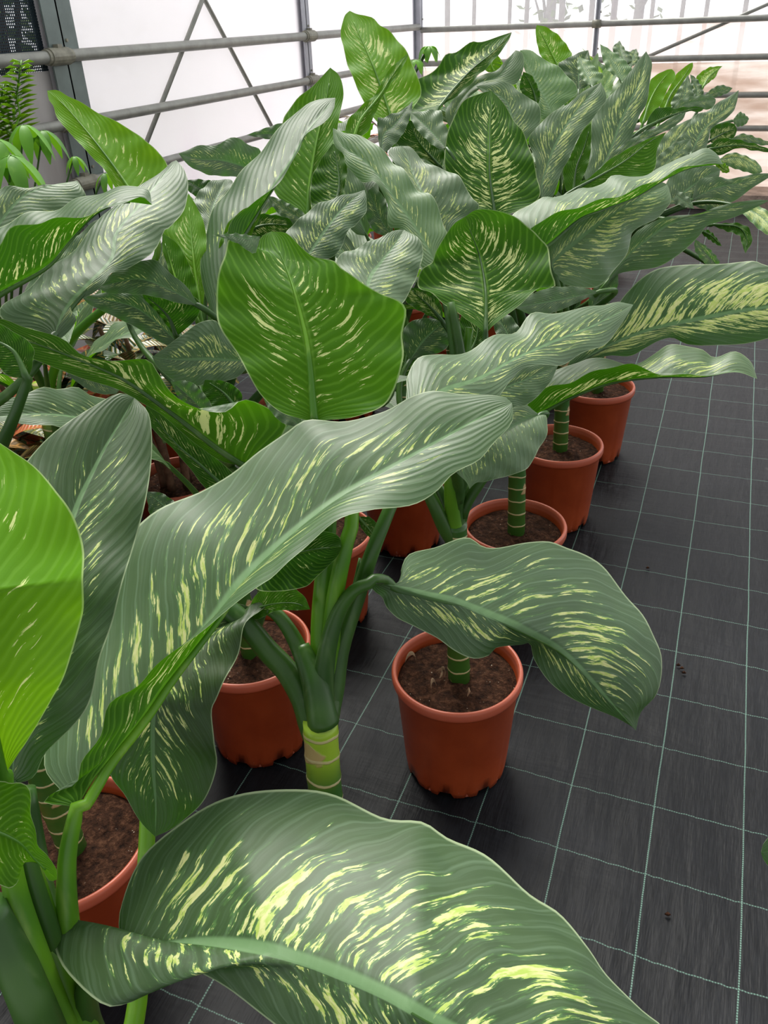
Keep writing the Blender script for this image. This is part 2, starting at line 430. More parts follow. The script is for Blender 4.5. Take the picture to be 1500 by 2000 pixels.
M = dict(
    leaf=mat_leaf(),
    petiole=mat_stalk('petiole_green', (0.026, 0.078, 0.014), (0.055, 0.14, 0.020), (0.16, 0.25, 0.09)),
    petiole_light=mat_stalk('petiole_lit_green', (0.055, 0.17, 0.010), (0.14, 0.33, 0.012), (0.34, 0.48, 0.10)),  # lit copy of the petiole green, brightness put into the colour; also young growth
    stem=mat_stem(), floor=mat_floor(), soil=mat_soil(), pot=mat_pot(),
    dry=mat_simple('dry_leaf', (0.45, 0.32, 0.20), 0.8, 0.2, 0.2, 60, 0.4),
    tube=mat_simple('galvanised_tube', (0.33, 0.335, 0.30), 0.5, 0.5, 0.12, 14, 0.15, 0.001, 0.25),
    post_glare=mat_simple('glare_steel', (0.46, 0.47, 0.52), 0.5, 0.45, 0.1, 9, 0.1, 0.001, 0.1),  # post steel lightened in its colour for the glare of the bright wall behind
    post=mat_simple('painted_steel_post', (0.17, 0.215, 0.20), 0.5, 0.45, 0.12, 9, 0.1, 0.001, 0.15),
    clamp=mat_simple('tube_coupler', (0.30, 0.29, 0.22), 0.5, 0.45, 0.2, 25),
    film=mat_film('white_film', 0.12, (0.97, 0.955, 0.98), (0.93, 0.84, 0.93), 1, 1.4, 0.5, 0.55),
    film_back=mat_film('dusty_film', 0.45, (0.97, 0.93, 0.93), (0.80, 0.62, 0.55), 1.2, 1, 5, 0.6),
    film_dirty=mat_film('soiled_film', 0.30, (0.95, 0.90, 0.87), (0.66, 0.54, 0.47), 1.1, 1, 6, 0.85, 0.40, 0.68),
    film_clear=mat_film('clear_film', 0.80, (0.97, 0.97, 0.99), (0.90, 0.88, 0.92), 9, 1, 0.6, 0.6),
    film_grey=mat_film('grey_film', 0.10, (0.50, 0.49, 0.49), (0.34, 0.32, 0.31), 1, 3, 0.7, 0.8, 0.4, 0.7),
    net=mat_net(),
    bark=mat_simple('woody_stem', (0.16, 0.09, 0.055), 0.85, 0.2, 0.25, 40, 0.6),
    croton=mat_croton(),
    bright=mat_stalk('soft_green_leaf', (0.055, 0.19, 0.012), (0.14, 0.38, 0.02), (0.25, 0.48, 0.06), 0.5),
    gravel=mat_simple('pale_gravel', (0.42, 0.36, 0.32), 0.9, 0.1, 0.2, 30, 0.6, 0.01),
    earth=mat_simple('bare_earth', (0.50, 0.38, 0.31), 0.9, 0.1, 0.2, 12, 0.6, 0.01),
    trunk=mat_simple('grey_trunk', (0.30, 0.28, 0.26), 0.9, 0.1, 0.2, 12),
    foliage=mat_simple('tree_foliage', (0.16, 0.26, 0.06), 0.7, 0.2, 0.25, 12),
)

# ------------------------------------------------------------------ the setting
def slab(name, a, b, mat, kind='structure', label=None, cat=None):
    o = MB().box(a, b).build(name, mat)
    return tag(o, label, cat, None, kind)
# ground fabric as a gently rumpled sheet
nx, ny = 110, 190
vs, fs = [], []
for j in range(ny + 1):
    for i in range(nx + 1):
        x = -2.75 + 4.75 * i / nx; y = -2.0 + 8.0 * j / ny
        z = 0.0018 * noise.noise(Vector((x * 6, y * 2.2, 0))) + 0.0012 * noise.noise(Vector((x * 15, y * 6, 3)))
        vs.append((x, y, z - 0.003))
for j in range(ny):
    for i in range(nx):
        k = j * (nx + 1) + i
        fs.append((k, k + 1, k + nx + 2, k + nx + 1))
tag(mesh_obj('floor', vs, fs, M['floor']), kind='structure')
XW, YW = -2.64, 6.04
slab('wall_left', (XW - .004, 1.96, 0.0), (XW, YW, 2.6), M['film'])
slab('wall_left_near', (XW - .004, -1.5, 0.0), (XW, 1.96, 1.13), M['film_grey'])
slab('trim_1', (XW - .004, -1.5, 1.13), (XW - .001, 1.96, 2.6), M['net'])
slab('wall_back', (XW, YW, 0.90), (2.2, YW + .004, 1.165), M['film_back'])
slab('wall_back_low', (XW, YW, 0.10), (2.2, YW + .004, 0.90), M['film_dirty'])
slab('wall_back_high', (XW, YW, 1.165), (2.2, YW + .004, 2.6), M['film_clear'])
slab('trim_2', (XW, YW - 0.35, 0.0), (2.2, YW + .02, 0.10), M['earth'])
slab('ground_outside', (-9, 6.3, -0.06), (6, 14, -0.02), M['gravel'])
slab('ground_outside_left', (-9, -3, -0.06), (-2.9, 6.2, -0.02), M['gravel'])
ZP = (1.175, 0.95, 0.735, 0.51)
xp = XW + 0.045
for k, z in enumerate(ZP):
    t = thing('wall_tube', (xp, 2.0, z), ['topmost grey steel tube running along the left plastic wall', 'second grey steel tube from the top of the left plastic wall', 'third grey steel tube from the top of the left plastic wall', 'lowest grey steel tube of the left plastic wall, behind the plants'][k], 'tube')
    r = 0.0215 if k == 0 else 0.0195
    MB().tube([(xp, -1.5, z), (xp, 5.98, z)], r, 16).build('tube', M['tube'], t, True)
    for yy in (1.98, 4.10):
        c = MB().tube([(xp, yy - .075, z), (xp, yy - .06, z), (xp, yy - .06, z), (xp, yy + .045, z), (xp, yy + .045, z), (xp, yy + .06, z)],
                      [r * 1.22, r * 1.22, r * 1.38, r * 1.38, r * 1.18, r * 1.18], 16)
        c.box((xp - .012, yy - .012, z + r), (xp + .012, yy + .012, z + r + .018))
        c.build('coupler', M['clamp'], t)
yp = YW - 0.045
for k, z in enumerate((1.155, 0.93, 0.70, 0.49)):
    t = thing('wall_tube', (0, yp, z), ['topmost grey steel tube across the far plastic wall', 'second grey steel tube down on the far plastic wall', 'third grey steel tube down on the far plastic wall', 'lowest grey steel tube across the far plastic wall'][k], 'tube')
    MB().tube([(-2.58, yp, z), (2.2, yp, z)], 0.020, 14).build('tube', M['tube'], t, True)
    MB().tube([(-1.30, yp, z), (-1.24, yp, z)], 0.026, 14).build('coupler', M['clamp'], t, True)
def post(name, label, x, y, w=0.05, d=0.07, mat='post'):
    t = thing(name, (x, y, 0), label, 'post')
    b = MB()
    b.box((x - w/2, y - d/2, 0), (x - w/2 + .008, y + d/2, 2.6))
    b.box((x - w/2, y - .004, 0), (x + w/2, y + .004, 2.6))
    b.box((x + w/2 - .008, y - d/2, 0), (x + w/2, y + d/2, 2.6))
    b.build('profile', M[mat], t)
    bb = MB()
    for z in ZP: bb.tube([(x + w/2, y + .018, z + .05), (x + w/2 + .006, y + .018, z + .05)], .006, 6)
    bb.build('bolt', M['clamp'], t)
post('steel_post', 'grey-green steel post at the left edge between the net and the white plastic', XW + .004, 2.03, 0.06, 0.16)
post('steel_post', 'slim grey steel post halfway along the white left plastic wall', XW + .005, 4.10, 0.05, 0.085, 'post_glare')
post('steel_post', 'grey steel corner post where the left and far plastic walls meet', XW + .03, YW - .03, 0.06, 0.06, 'post_glare')
post('steel_post', 'slim grey post in the middle of the far plastic wall', -1.27, YW - .02, 0.03, 0.03, 'post_glare')
def on_plane_x(u, v, X):
    r = ray(u, v); return CAM + r * ((X - CAM.x) / r.x)
def on_plane_y(u, v, Y):
    r = ray(u, v); return CAM + r * ((Y - CAM.y) / r.y)
for lb, a, b in (('steel rod slanting down leftwards on the left plastic wall', (395, 0), (250, 370)),
                 ('steel rod slanting down rightwards on the left plastic wall', (400, 0), (580, 340))):
    p, q = on_plane_x(*a, XW + .015), on_plane_x(*b, XW + .015)
    p = p + (p - q) * 1.2
    tag(MB().tube([p, q], .0105, 10).build('brace_rod', M['tube'], None, True, p), lb, 'rod')
p, q = on_plane_y(1500, 8, yp + .03), on_plane_y(1255, 115, yp + .03)
tag(MB().tube([p + (p - q) * 1.0, q + (q - p) * .6], .012, 10).build('brace_rod', M['tube'], None, True, q), 'steel rod slanting across the far plastic wall at the right', 'rod')

# trees beyond the far wall and behind the net
def tree(x, y, h, sp, n, label, group, fol='foliage'):
    t = thing('tree', (x, y, -.02), label, 'tree', group)
    b = MB(); b.tube([(x, y, -.02), (x + .05, y, h * .5), (x - .04, y, h)], [.07, .05, .02], 8)
    for k in range(5):
        a = random.uniform(0, 6.28); z = h * random.uniform(.3, .8)
        b.tube([(x, y, z), (x + sp * .6 * math.cos(a), y + sp * .3 * math.sin(a), z + .4)], [.025, .008], 6)
    b.build('trunk', M['trunk'], t, True)
    v, f = [], []
    for k in range(n):
        a, r = random.uniform(0, 6.28), random.random() ** .5
        c = Vector((x + sp * r * math.cos(a), y + sp * .6 * r * math.sin(a), h * random.uniform(.35, 1.15)))
        d = Vector((random.uniform(-1, 1), random.uniform(-1, 1), random.uniform(-1, .4))).normalized() * .11
        s = d.cross(Vector((random.uniform(-1, 1), random.uniform(-1, 1), 1))).normalized() * .035
        i = len(v); v += [c, c + d * .5 + s, c + d, c + d * .5 - s]; f.append((i, i+1, i+2, i+3))
    mesh_obj('crown', v, f, M[fol], t)
for k, (x, h, lb) in enumerate(((-2.3, 3.0, 'leafy tree seen through the far film right beside the corner post'), (-1.5, 3.2, 'thin leafy tree seen through the far film left of its middle post'), (0.2, 3.3, 'thin tree seen through the far film near the right edge of the picture'))):
    tree(x, 9.2 + .9 * k, h, .38, 240 if k < 2 else 60, lb, None)
ORD = 'first second third fourth fifth sixth seventh eighth ninth tenth eleventh'.split()
for k in range(11):
    x = -3.05 + k * .27 + random.uniform(-.07, .07)
    tag(MB().tube([(x, 8.2, -.02), (x + random.uniform(-.04, .04), 8.2, 3.2)], .018 + .014 * random.random(), 8).build('stake', M['trunk'], None, True),
        'pale upright stake beyond the clear upper film, %s from the corner post' % ORD[k], 'stake', 'stakes beyond the far film')
def bush(x, y, label):
    t = thing('bush', (x, y, -.02), label, 'bush')
    b = MB()
    for k in range(9):
        a = random.uniform(0, 6.28)
        b.tube([(x, y, -.02), (x + .2 * math.cos(a), y + .3 * math.sin(a), 1.1), (x + .3 * math.cos(a), y + .6 * math.sin(a), 2.1)], [.022, .016, .005], 6)
    b.build('branch', M['bark'], t, True)
    v, f = [], []
    for k in range(1500):
        c = Vector((x + random.gauss(0, .22), y + random.gauss(0, .5), random.uniform(.2, 2.3)))
        d = Vector((random.uniform(-1, 1), random.uniform(-1, 1), random.uniform(-1, .4))).normalized() * .10
        s = d.cross(Vector((random.uniform(-1, 1), random.uniform(-1, 1), 1))).normalized() * .03
        i = len(v); v += [c, c + d * .5 + s, c + d, c + d * .5 - s]; f.append((i, i+1, i+2, i+3))
    mesh_obj('foliage', v, f, M['foliage'], t)
bush(-3.5, 2.4, 'dark bush seen through the black shade net at the top left')

# ------------------------------------------------------------------ pots and plants
def lathe(prof, seg, cx, cy, z0=0.0, notch=None):
    v, f = [], []
    for (r, z) in prof:
        for j in range(seg):
            a = 2 * math.pi * j / seg
            v.append((cx + r * math.cos(a), cy + r * math.sin(a), z0 + z))
    for i in range(len(prof) - 1):
        for j in range(seg):
            a = i * seg + j; b = i * seg + (j + 1) % seg
            f.append((a, b, b + seg, a + seg))
    return v, f
PROF = [(0.0, .010), (.092, .010), (.0935, 0.0), (.0955, 0.0), (.0975, .014), (.1000, .045), (.1125, .214), (.1150, .217), (.1185, .218), (.1200, .2225),
        (.1200, .2335), (.1180, .2385), (.1150, .2400), (.1120, .2380), (.1105, .2300), (.1080, .190), (.105, .188), (0.0, .188)]
def make_pot(x, y, parent, rot=0.0):
    seg = 96
    v, f = lathe(PROF, seg, x, y)
    v = [list(p) for p in v]
    for j in range(seg):                         # feet and drainage notches round the base
        ph = ((j / seg + rot) * 8) % 1.0
        if ph < .34:
            for i in (2, 3): v[i * seg + j][2] = .0165 if i == 3 else .015
        elif .62 < ph < .72:
            for i in (3, 4):
                for ax, c in ((0, x), (1, y)): v[i * seg + j][ax] = c + (v[i * seg + j][ax] - c) * .96
    return mesh_obj('pot', v, f, M['pot'], parent)
def make_soil(x, y, parent, z=.214, r=.1092):
    v, f = [], []; nr, seg = 12, 48
    v.append((x, y, z + .006))
    for i in range(1, nr + 1):
        for j in range(seg):
            a = 2 * math.pi * j / seg; rr = r * i / nr
            q = Vector((x + rr * math.cos(a), y + rr * math.sin(a), 0))
            h = .006 * noise.noise(q * 45) + .004 * noise.noise(q * 110)
            if i == nr: h = -.006
            v.append((q.x, q.y, z + h + .004 * (1 - i / nr)))
    for j in range(seg): f.append((0, 1 + j, 1 + (j + 1) % seg))
    for i in range(nr - 1):
        for j in range(seg):
            a = 1 + i * seg + j; b = 1 + i * seg + (j + 1) % seg
            f.append((a, a + seg, b + seg, b))
    return mesh_obj('soil', v, f, M['soil'], parent)
def make_stem(x, y, h, parent, r=.0195):
    n = int((h - .20) / .008); pts, rad = [], []
    for i in range(n + 1):
        z = .20 + (h - .20) * i / n
        pts.append((x + .004 * math.sin(z * 9), y + .003 * math.cos(z * 7), z))
        q = (z / .032) % 1.0
        rad.append(r * (1.0 + (.05 if abs(q - .5) < .10 else 0.0)) * (1.04 - .12 * i / n))
    return MB().tube(pts, rad, 20).build('stem', M['stem'], parent, True)

PL = {}
def plant(key, x, y, h, label, group=None, pot=True, stem=True):
    t = thing('potted_dieffenbachia', (x, y, 0), label, 'potted plant', group)
    if pot:
        make_pot(x, y, t, random.random()); make_soil(x, y, t)
    if stem: make_stem(x, y, h, t)
    PL[key] = dict(o=t, x=x, y=y, h=h, n=0)
    return t

SEED = [0]
def pts(s): return [tuple(float(c) for c in q.split(',')) for q in s.split()]
def lerp_list(l, t):
    if not hasattr(l, '__len__'): return l
    x = t * (len(l) - 1); i = min(int(x), len(l) - 2); return l[i] + (l[i+1] - l[i]) * (x - i)
def blade(owner, mid3, A3, B3, dens, tone, bulge, ruffle, pet, petmat, petr, nv, midrib=True, zc=None, path=None, name='leaf', ut=None):
    n = len(mid3) - 1; cols = 2 * nv + 1
    verts, uvs, faces = [], [], []
    ph = random.uniform(0, 6.28)
    for i in range(n + 1):
        t = i / n
        T = mid3[min(i + 1, n)] - mid3[max(i - 1, 0)]
        Wd = B3[i] - A3[i]
        N = Wd.cross(T)
        N = N.normalized() if N.length > 1e-10 else Vector((0, 0, 1))
        for j in range(cols):
            s = (j - nv) / nv
            E = A3[i] if s < 0 else B3[i]
            k = abs(s)
            p = mid3[i].lerp(E, k)
            wdt = (E - mid3[i]).length
            off = bulge * 4 * k * (1 - k) * wdt
            off += ruffle * k * k * math.sin(2 * math.pi * (5.2 * t) + ph + (2.1 if s > 0 else 0)) * math.sin(math.pi * t)
            verts.append(p + N * off)
            uvs.append((t, (s + 1) / 2))
    for i in range(n):
        for j in range(cols - 1):
            a = i * cols + j
            faces.append((a, a + 1, a + cols + 1, a + cols))
    P = PL[owner]
    lf = mesh_obj(name, verts, faces, M['leaf'], P['o'], None, True, uvs)
    SEED[0] += 1
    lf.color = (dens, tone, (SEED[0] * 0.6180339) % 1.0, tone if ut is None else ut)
    base = mid3[0]
    pp, rr = [], []
    if pet:
        if path:
            q = [Vector(c) for c in path] + [base]
            pp = spline(q, 22)
        else:
            z0 = zc if zc is not None else P['h'] - .06 + .035 * (P['n'] % 5)
            p0 = Vector((P['x'], P['y'], z0))
            d = (mid3[min(3, n)] - base).normalized()
            L = (base - p0).length
            side = Vector((base.x - p0.x, base.y - p0.y, 0))
            p0 = p0 + (side.normalized() * .008 if side.length > 1e-4 else side)
            c1 = p0 + Vector((0, 0, 1)) * L * .45 + side * .08
            c2 = base - d * L * .35
            for k in range(23):
                s = k / 22
                pp.append(p0 * (1-s)**3 + c1 * 3*s*(1-s)**2 + c2 * 3*s*s*(1-s) + base * s**3)
        P['n'] += 1
        rr = [petr * (1.45 - .95 * (k / 22) ** .6) * min(1, .55 + k / 9) for k in range(23)]
    if midrib:
        r0 = rr[-1] if rr else petr * .5
        st = 1 if pet else 0
        for i in range(st, int(n * .92)):
            t = i / n
            T = mid3[min(i + 1, n)] - mid3[max(i - 1, 0)]
            N = (B3[i] - A3[i]).cross(T)
            N = N.normalized() if N.length > 1e-10 else Vector((0, 0, 1))
            r = max(.0006, r0 * .85 * (1 - t) ** 1.2)
            pp.append(mid3[i] - N * (r * 1.08)); rr.append(r)
    if len(pp) > 2:
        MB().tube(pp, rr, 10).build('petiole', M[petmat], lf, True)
    return lf

def leaf(owner, mid, A, B, d=None, h=None, da=0.0, db=0.0, u=False, dens=.45, tone=.5, bulge=.06, ruffle=.003,
         pet=True, petmat='petiole', petr=.0085, n=44, nv=9, zc=None, path=None, ut=None):
    """traced blade: mid from base to tip, A/B the margins on the left/right of travel"""
    m = pts(mid); a = [m[0]] + pts(A) + [m[-1]]; b = [m[0]] + pts(B) + [m[-1]]
    def sol(pl, off):
        out = []
        for i, p in enumerate(spline(pl, n)):
            t = i / n; o = lerp_list(off, t) * math.sin(math.pi * t) ** .7
            if h is not None: out.append(at_height(p[0], p[1], lerp_list(h, t) + o))
            else: out.append(at_depth(p[0], p[1], lerp_list(d, t) + o))
        return out
    m3, a3, b3 = sol(m, 0.0), sol(a, da), sol(b, db)
    if path: path = [at_depth(*q) for q in path]
    if u: a3, b3 = b3, a3
    if ut is None: ut = tone if u else tone * .12
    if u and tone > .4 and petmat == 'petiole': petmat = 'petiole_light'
    return blade(owner, m3, a3, b3, dens, tone, bulge, ruffle, pet, petmat, petr, nv, True, zc, path, 'leaf', ut)

def wild_leaf(owner, az, lift, length, width, droop, dens=.45, tone=.5, zc=None, out=.12, roll=0.0):
    """a blade grown from the plant's crown in its own space"""
    P = PL[owner]
    z0 = zc if zc is not None else P['h']
    ca, sa = math.cos(az), math.sin(az)
    base = Vector((P['x'] + ca * out, P['y'] + sa * out, z0 + .20 * math.sin(lift) + .04))
    n = 26; mid, A, B = [], [], []
    ang = lift; p = base.copy()
    side = Vector((-sa, ca, 0)) * -1
    side = (side * math.cos(roll) + Vector((0, 0, 1)) * math.sin(roll))
    for i in range(n + 1):
        t = i / n
        mid.append(p.copy())
        wd = width * .5 * (math.sin(math.pi * min(1, t * .98 + .02) ** .72) ** .8) * (1 - .15 * t)
        cup = Vector((0, 0, 1)) * wd * .22
        A.append(p - side * wd + cup); B.append(p + side * wd + cup)
        p = p + Vector((ca * math.cos(ang), sa * math.cos(ang), math.sin(ang))) * (length / n)
        ang -= droop / n
    A[0] = B[0] = mid[0].copy(); A[-1] = B[-1] = mid[-1].copy()
    return blade(owner, mid, A, B, dens, tone, .05, .004, True, 'petiole', .0075, 6, True, z0 - .05)

# every potted plant of the picture: key, x, y, stem height, label
for k, x, y, h, lb in (
    ('N1', -.60, -.57, .50, 'big dieffenbachia at the bottom left whose large speckled leaf fills the foreground'),
    ('A0', -.508, -.27, .64, 'dieffenbachia with a thick bare ringed stem rising behind the big foreground leaf'),
    ('A1', -.528, .281, .55, 'dieffenbachia in the nearest fully visible terracotta pot on the dark fabric'),
    ('A2', -.546, .796, .58, 'dieffenbachia in the second pot of the front row, behind the nearest full pot'),
    ('A3', -.531, 1.244, .58, 'dieffenbachia in the third pot of the front row, its stem green and banded'),
    ('A4', -.50, 1.684, .58, 'dieffenbachia in the farthest clearly visible pot of the front row'),
    ('A5', -.74, 2.17, .55, 'dieffenbachia fifth in the front row, with olive leaves above the dark floor'),
    ('A6', -.80, 2.70, .55, 'dieffenbachia sixth in the front row, leaves drooping towards the aisle'),
    ('A7', -.80, 3.25, .50, 'dieffenbachia seventh in the front row near the far wall'),
    ('A8', -.80, 3.85, .50, 'last dieffenbachia of the front row with pale yellow-centred leaves'),
    ('B0', -.963, -.261, .52, 'dieffenbachia in the soil-filled pot at the lower left, second row'),
    ('B1', -.927, .216, .60, 'dieffenbachia in the scuffed pot behind the bare ringed stem'),
    ('B2', -.965, .63, .60, 'dieffenbachia in the half-hidden pot behind the scuffed one, second row'),
    ('B3', -.90, 1.0, .62, 'dieffenbachia fourth in the second row, with a pale-ribbed leaf'),
    ('B4', -.95, 1.6, .62, 'dieffenbachia fifth in the second row, with a broad dark upright leaf'),
    ('B5', -1.07, 2.0, .62, 'dieffenbachia sixth in the second row, with a tall streaked grey leaf'),
    ('B6', -1.12, 2.6, .60, 'dieffenbachia seventh in the second row, small upright tips'),
    ('B7', -1.12, 3.2, .58, 'dieffenbachia at the far end of the second row'),
    ('C0', -1.38, -.16, .62, 'dieffenbachia at the left edge with a folded grey-green leaf'),
    ('C1', -1.42, .36, .66, 'dieffenbachia at the left with a lime upright leaf against the white plastic'),
    ('C2', -1.40, 1.22, .66, 'dieffenbachia of the third row beside the crotons with a tall bluish leaf'),
    ('C3', -1.40, 1.75, .70, 'dieffenbachia of the third row with the tallest pale leaf'),
    ('C4', -1.40, 2.35, .66, 'dieffenbachia of the third row with a long dark pointed leaf'),
    ('C5', -1.40, 3.0, .62, 'dieffenbachia at the far end of the third row'),
):
    plant(k, x, y, h, lb)
def near(mid, d):
    q = pts(mid)[0]; p = at_depth(q[0], q[1], d[0] if hasattr(d, '__len__') else d)
    return min((k for k in PL), key=lambda k: (PL[k]['x'] - p.x) ** 2 + (PL[k]['y'] - p.y) ** 2)
def lf(mid, A, B, d, **kw):
    o = kw.pop('o', None) or near(mid, d)
    kw.setdefault('n', 34); kw.setdefault('nv', 7)
    return leaf(o, mid, A, B, d=d, **kw)

# --- nearest plant, bottom left
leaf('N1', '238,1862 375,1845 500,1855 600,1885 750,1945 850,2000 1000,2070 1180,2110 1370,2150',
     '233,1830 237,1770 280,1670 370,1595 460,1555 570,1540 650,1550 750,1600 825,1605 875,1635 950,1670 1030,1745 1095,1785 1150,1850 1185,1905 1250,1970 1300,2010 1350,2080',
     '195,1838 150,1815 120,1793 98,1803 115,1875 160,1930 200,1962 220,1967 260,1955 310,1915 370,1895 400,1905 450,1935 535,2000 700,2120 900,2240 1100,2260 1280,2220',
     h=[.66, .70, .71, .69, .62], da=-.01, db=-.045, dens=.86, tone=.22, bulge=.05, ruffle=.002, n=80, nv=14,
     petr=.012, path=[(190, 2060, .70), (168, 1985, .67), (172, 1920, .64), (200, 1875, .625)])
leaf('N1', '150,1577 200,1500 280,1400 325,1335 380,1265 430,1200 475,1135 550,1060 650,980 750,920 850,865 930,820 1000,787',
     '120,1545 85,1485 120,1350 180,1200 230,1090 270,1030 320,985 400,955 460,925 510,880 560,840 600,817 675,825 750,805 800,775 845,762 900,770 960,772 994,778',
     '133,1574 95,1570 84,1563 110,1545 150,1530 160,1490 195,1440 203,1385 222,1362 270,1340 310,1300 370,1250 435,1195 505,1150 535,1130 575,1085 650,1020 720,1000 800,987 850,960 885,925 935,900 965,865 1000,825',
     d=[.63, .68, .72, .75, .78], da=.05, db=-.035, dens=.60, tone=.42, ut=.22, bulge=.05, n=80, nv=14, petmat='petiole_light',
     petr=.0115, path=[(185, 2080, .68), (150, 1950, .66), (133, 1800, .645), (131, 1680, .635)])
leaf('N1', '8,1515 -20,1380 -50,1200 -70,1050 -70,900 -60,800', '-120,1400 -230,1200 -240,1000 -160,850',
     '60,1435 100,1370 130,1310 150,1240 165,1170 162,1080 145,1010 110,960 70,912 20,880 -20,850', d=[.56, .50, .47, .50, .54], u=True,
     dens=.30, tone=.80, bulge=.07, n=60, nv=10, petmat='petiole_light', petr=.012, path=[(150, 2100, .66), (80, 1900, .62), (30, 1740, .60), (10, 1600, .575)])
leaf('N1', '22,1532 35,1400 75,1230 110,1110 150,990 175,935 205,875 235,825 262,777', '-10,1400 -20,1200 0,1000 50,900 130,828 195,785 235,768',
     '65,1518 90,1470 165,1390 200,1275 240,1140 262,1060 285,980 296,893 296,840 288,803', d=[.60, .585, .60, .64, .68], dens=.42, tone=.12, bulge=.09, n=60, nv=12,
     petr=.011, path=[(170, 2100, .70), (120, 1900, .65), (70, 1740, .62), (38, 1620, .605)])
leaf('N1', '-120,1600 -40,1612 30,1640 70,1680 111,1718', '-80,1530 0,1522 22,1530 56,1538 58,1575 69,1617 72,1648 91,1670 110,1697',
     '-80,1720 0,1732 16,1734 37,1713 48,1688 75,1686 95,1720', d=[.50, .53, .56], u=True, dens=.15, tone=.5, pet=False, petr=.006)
# loose stalks of the nearest plant
def stalk(owner, ps, r0, r1, mat='petiole', name='stalk', label=None):
    q = spline([at_depth(*p) for p in ps], 20)
    o = MB().tube(q, [r0 + (r1 - r0) * i / 20 for i in range(21)], 14).build(name, M[mat], PL[owner]['o'], True)
    if label: o['label'] = label
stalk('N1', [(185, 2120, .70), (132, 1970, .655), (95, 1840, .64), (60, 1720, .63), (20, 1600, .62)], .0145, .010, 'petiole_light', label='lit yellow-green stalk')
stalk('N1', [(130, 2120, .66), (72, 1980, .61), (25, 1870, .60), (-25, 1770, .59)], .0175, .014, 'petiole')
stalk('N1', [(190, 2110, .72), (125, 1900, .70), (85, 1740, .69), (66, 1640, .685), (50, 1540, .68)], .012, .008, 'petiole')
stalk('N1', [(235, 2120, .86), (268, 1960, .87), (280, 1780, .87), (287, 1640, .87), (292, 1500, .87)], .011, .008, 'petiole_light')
# --- plant with the bare ringed stem
leaf('A0', '500,1190 420,1235 345,1295 303,1375 298,1480 304,1570 303,1634', '530,1150 520,1180 480,1220 465,1275 430,1350 412,1390 420,1440 422,1500 400,1560 350,1610',
     '450,1180 370,1235 300,1300 250,1380 215,1450 218,1515 248,1563 280,1611', d=[.86, .83, .80, .82, .84], dens=.62, tone=.0, bulge=.06, ruffle=.004, n=54, nv=10,
     petr=.0115, path=[(628, 1440, .862), (618, 1385, .852), (606, 1325, .848), (580, 1258, .855), (552, 1212, .85), (526, 1190, .85)])
lf('508,462 482,466 452,461 414,459', '500,492 487,492 468,478 440,466', '492,460 462,456 438,457', (.80, .80), o='A0', dens=.1, tone=.6, pet=False, petr=.001, n=16, nv=4)
lf('480,1082 560,1082 620,1072 667,1068', '520,1035 600,1036 648,1040 664,1052', '500,1150 590,1148 630,1115 657,1090', (.83, .80), o='A0', u=True, dens=.1, tone=.0, pet=False, petr=.003, bulge=.12)
lf('480,1195 530,1180 575,1178 606,1190', '510,1150 545,1138 575,1148 596,1168', '500,1210 540,1193 580,1192', (.85, .83), o='A0', u=True, dens=.2, tone=.3, pet=False, petr=.003)
leaf('A0', '720,1140 760,1142 825,1160 900,1180 960,1205 1025,1235 1090,1270 1140,1315 1185,1365 1242,1427',
     '780,1140 784,1110 800,1082 850,1070 895,1052 920,1050 945,1067 975,1070 1030,1060 1075,1057 1110,1070 1145,1085 1180,1110 1225,1165 1255,1200 1275,1240 1292,1280 1292,1325 1280,1360 1252,1390',
     '717,1128 728,1152 746,1166 754,1186 774,1206 800,1218 815,1225 850,1245 885,1270 925,1285 955,1280 970,1265 1020,1259 1037,1257 1045,1290 1070,1330 1110,1360 1150,1380 1200,1400 1235,1420',
     h=[.78, .75, .70, .63, .54], da=-.01, db=-.03, dens=.74, tone=.38, bulge=.05, ruffle=.0015, n=72, nv=13,
     petr=.012, path=[(632, 1435, .866), (630, 1350, .855), (640, 1265, .835), (662, 1195, .825), (692, 1153, .815)])
leaf('A0', '615,824 611,775 607,725 600,670 590,625 578,580 565,540 545,490 530,452',
     '600,821 550,806 510,772 485,730 460,685 430,640 421,590 426,545 438,500 447,463 470,462 492,490 510,462',
     '640,820 690,815 745,795 770,760 788,700 786,650 792,603 750,575 715,555 670,530 650,508 610,498 585,480 560,456',
     d=[.80, .80, .81, .84], da=-.01, db=-.01, u=True, dens=.56, tone=.50, bulge=.06, ruffle=.004, n=64, nv=12,
     petmat='petiole_light', petr=.0105, path=[(634, 1440, .87), (642, 1300, .86), (654, 1170, .83), (674, 1070, .81), (688, 1000, .81), (650, 900, .80)])
leaf('A0', '795,830 850,770 935,740 1000,705 1075,670 1150,640 1200,615 1237,595',
     '792,800 794,760 796,735 815,700 850,695 915,685 950,665 975,652 1010,645 1035,615 1075,612 1145,600 1175,597 1205,589 1222,592',
     '850,850 930,825 975,775 1000,740 1027,715 1090,715 1135,690 1180,675 1212,635', d=[.86, .92, 1.0, 1.08], da=.03, db=-.01, dens=.58, tone=.5, n=60, nv=11,
     petr=.010, path=[(636, 1450, .868), (650, 1370, .866), (664, 1270, .86), (700, 1160, .85), (728, 1075, .83), (754, 1010, .83), (785, 930, .84)])
stalk('A0', [(634, 1440, .87), (634, 1360, .865), (628, 1240, .86), (632, 1140, .84), (640, 1050, .83), (650, 900, .82)], .015, .006, 'petiole_light')
stalk('A0', [(626, 1462, .868), (606, 1410, .862), (592, 1365, .86), (560, 1310, .865), (522, 1270, .86), (485, 1225, .85), (440, 1185, .85), (380, 1150, .86)], .014, .010, 'petiole', 'stalk')
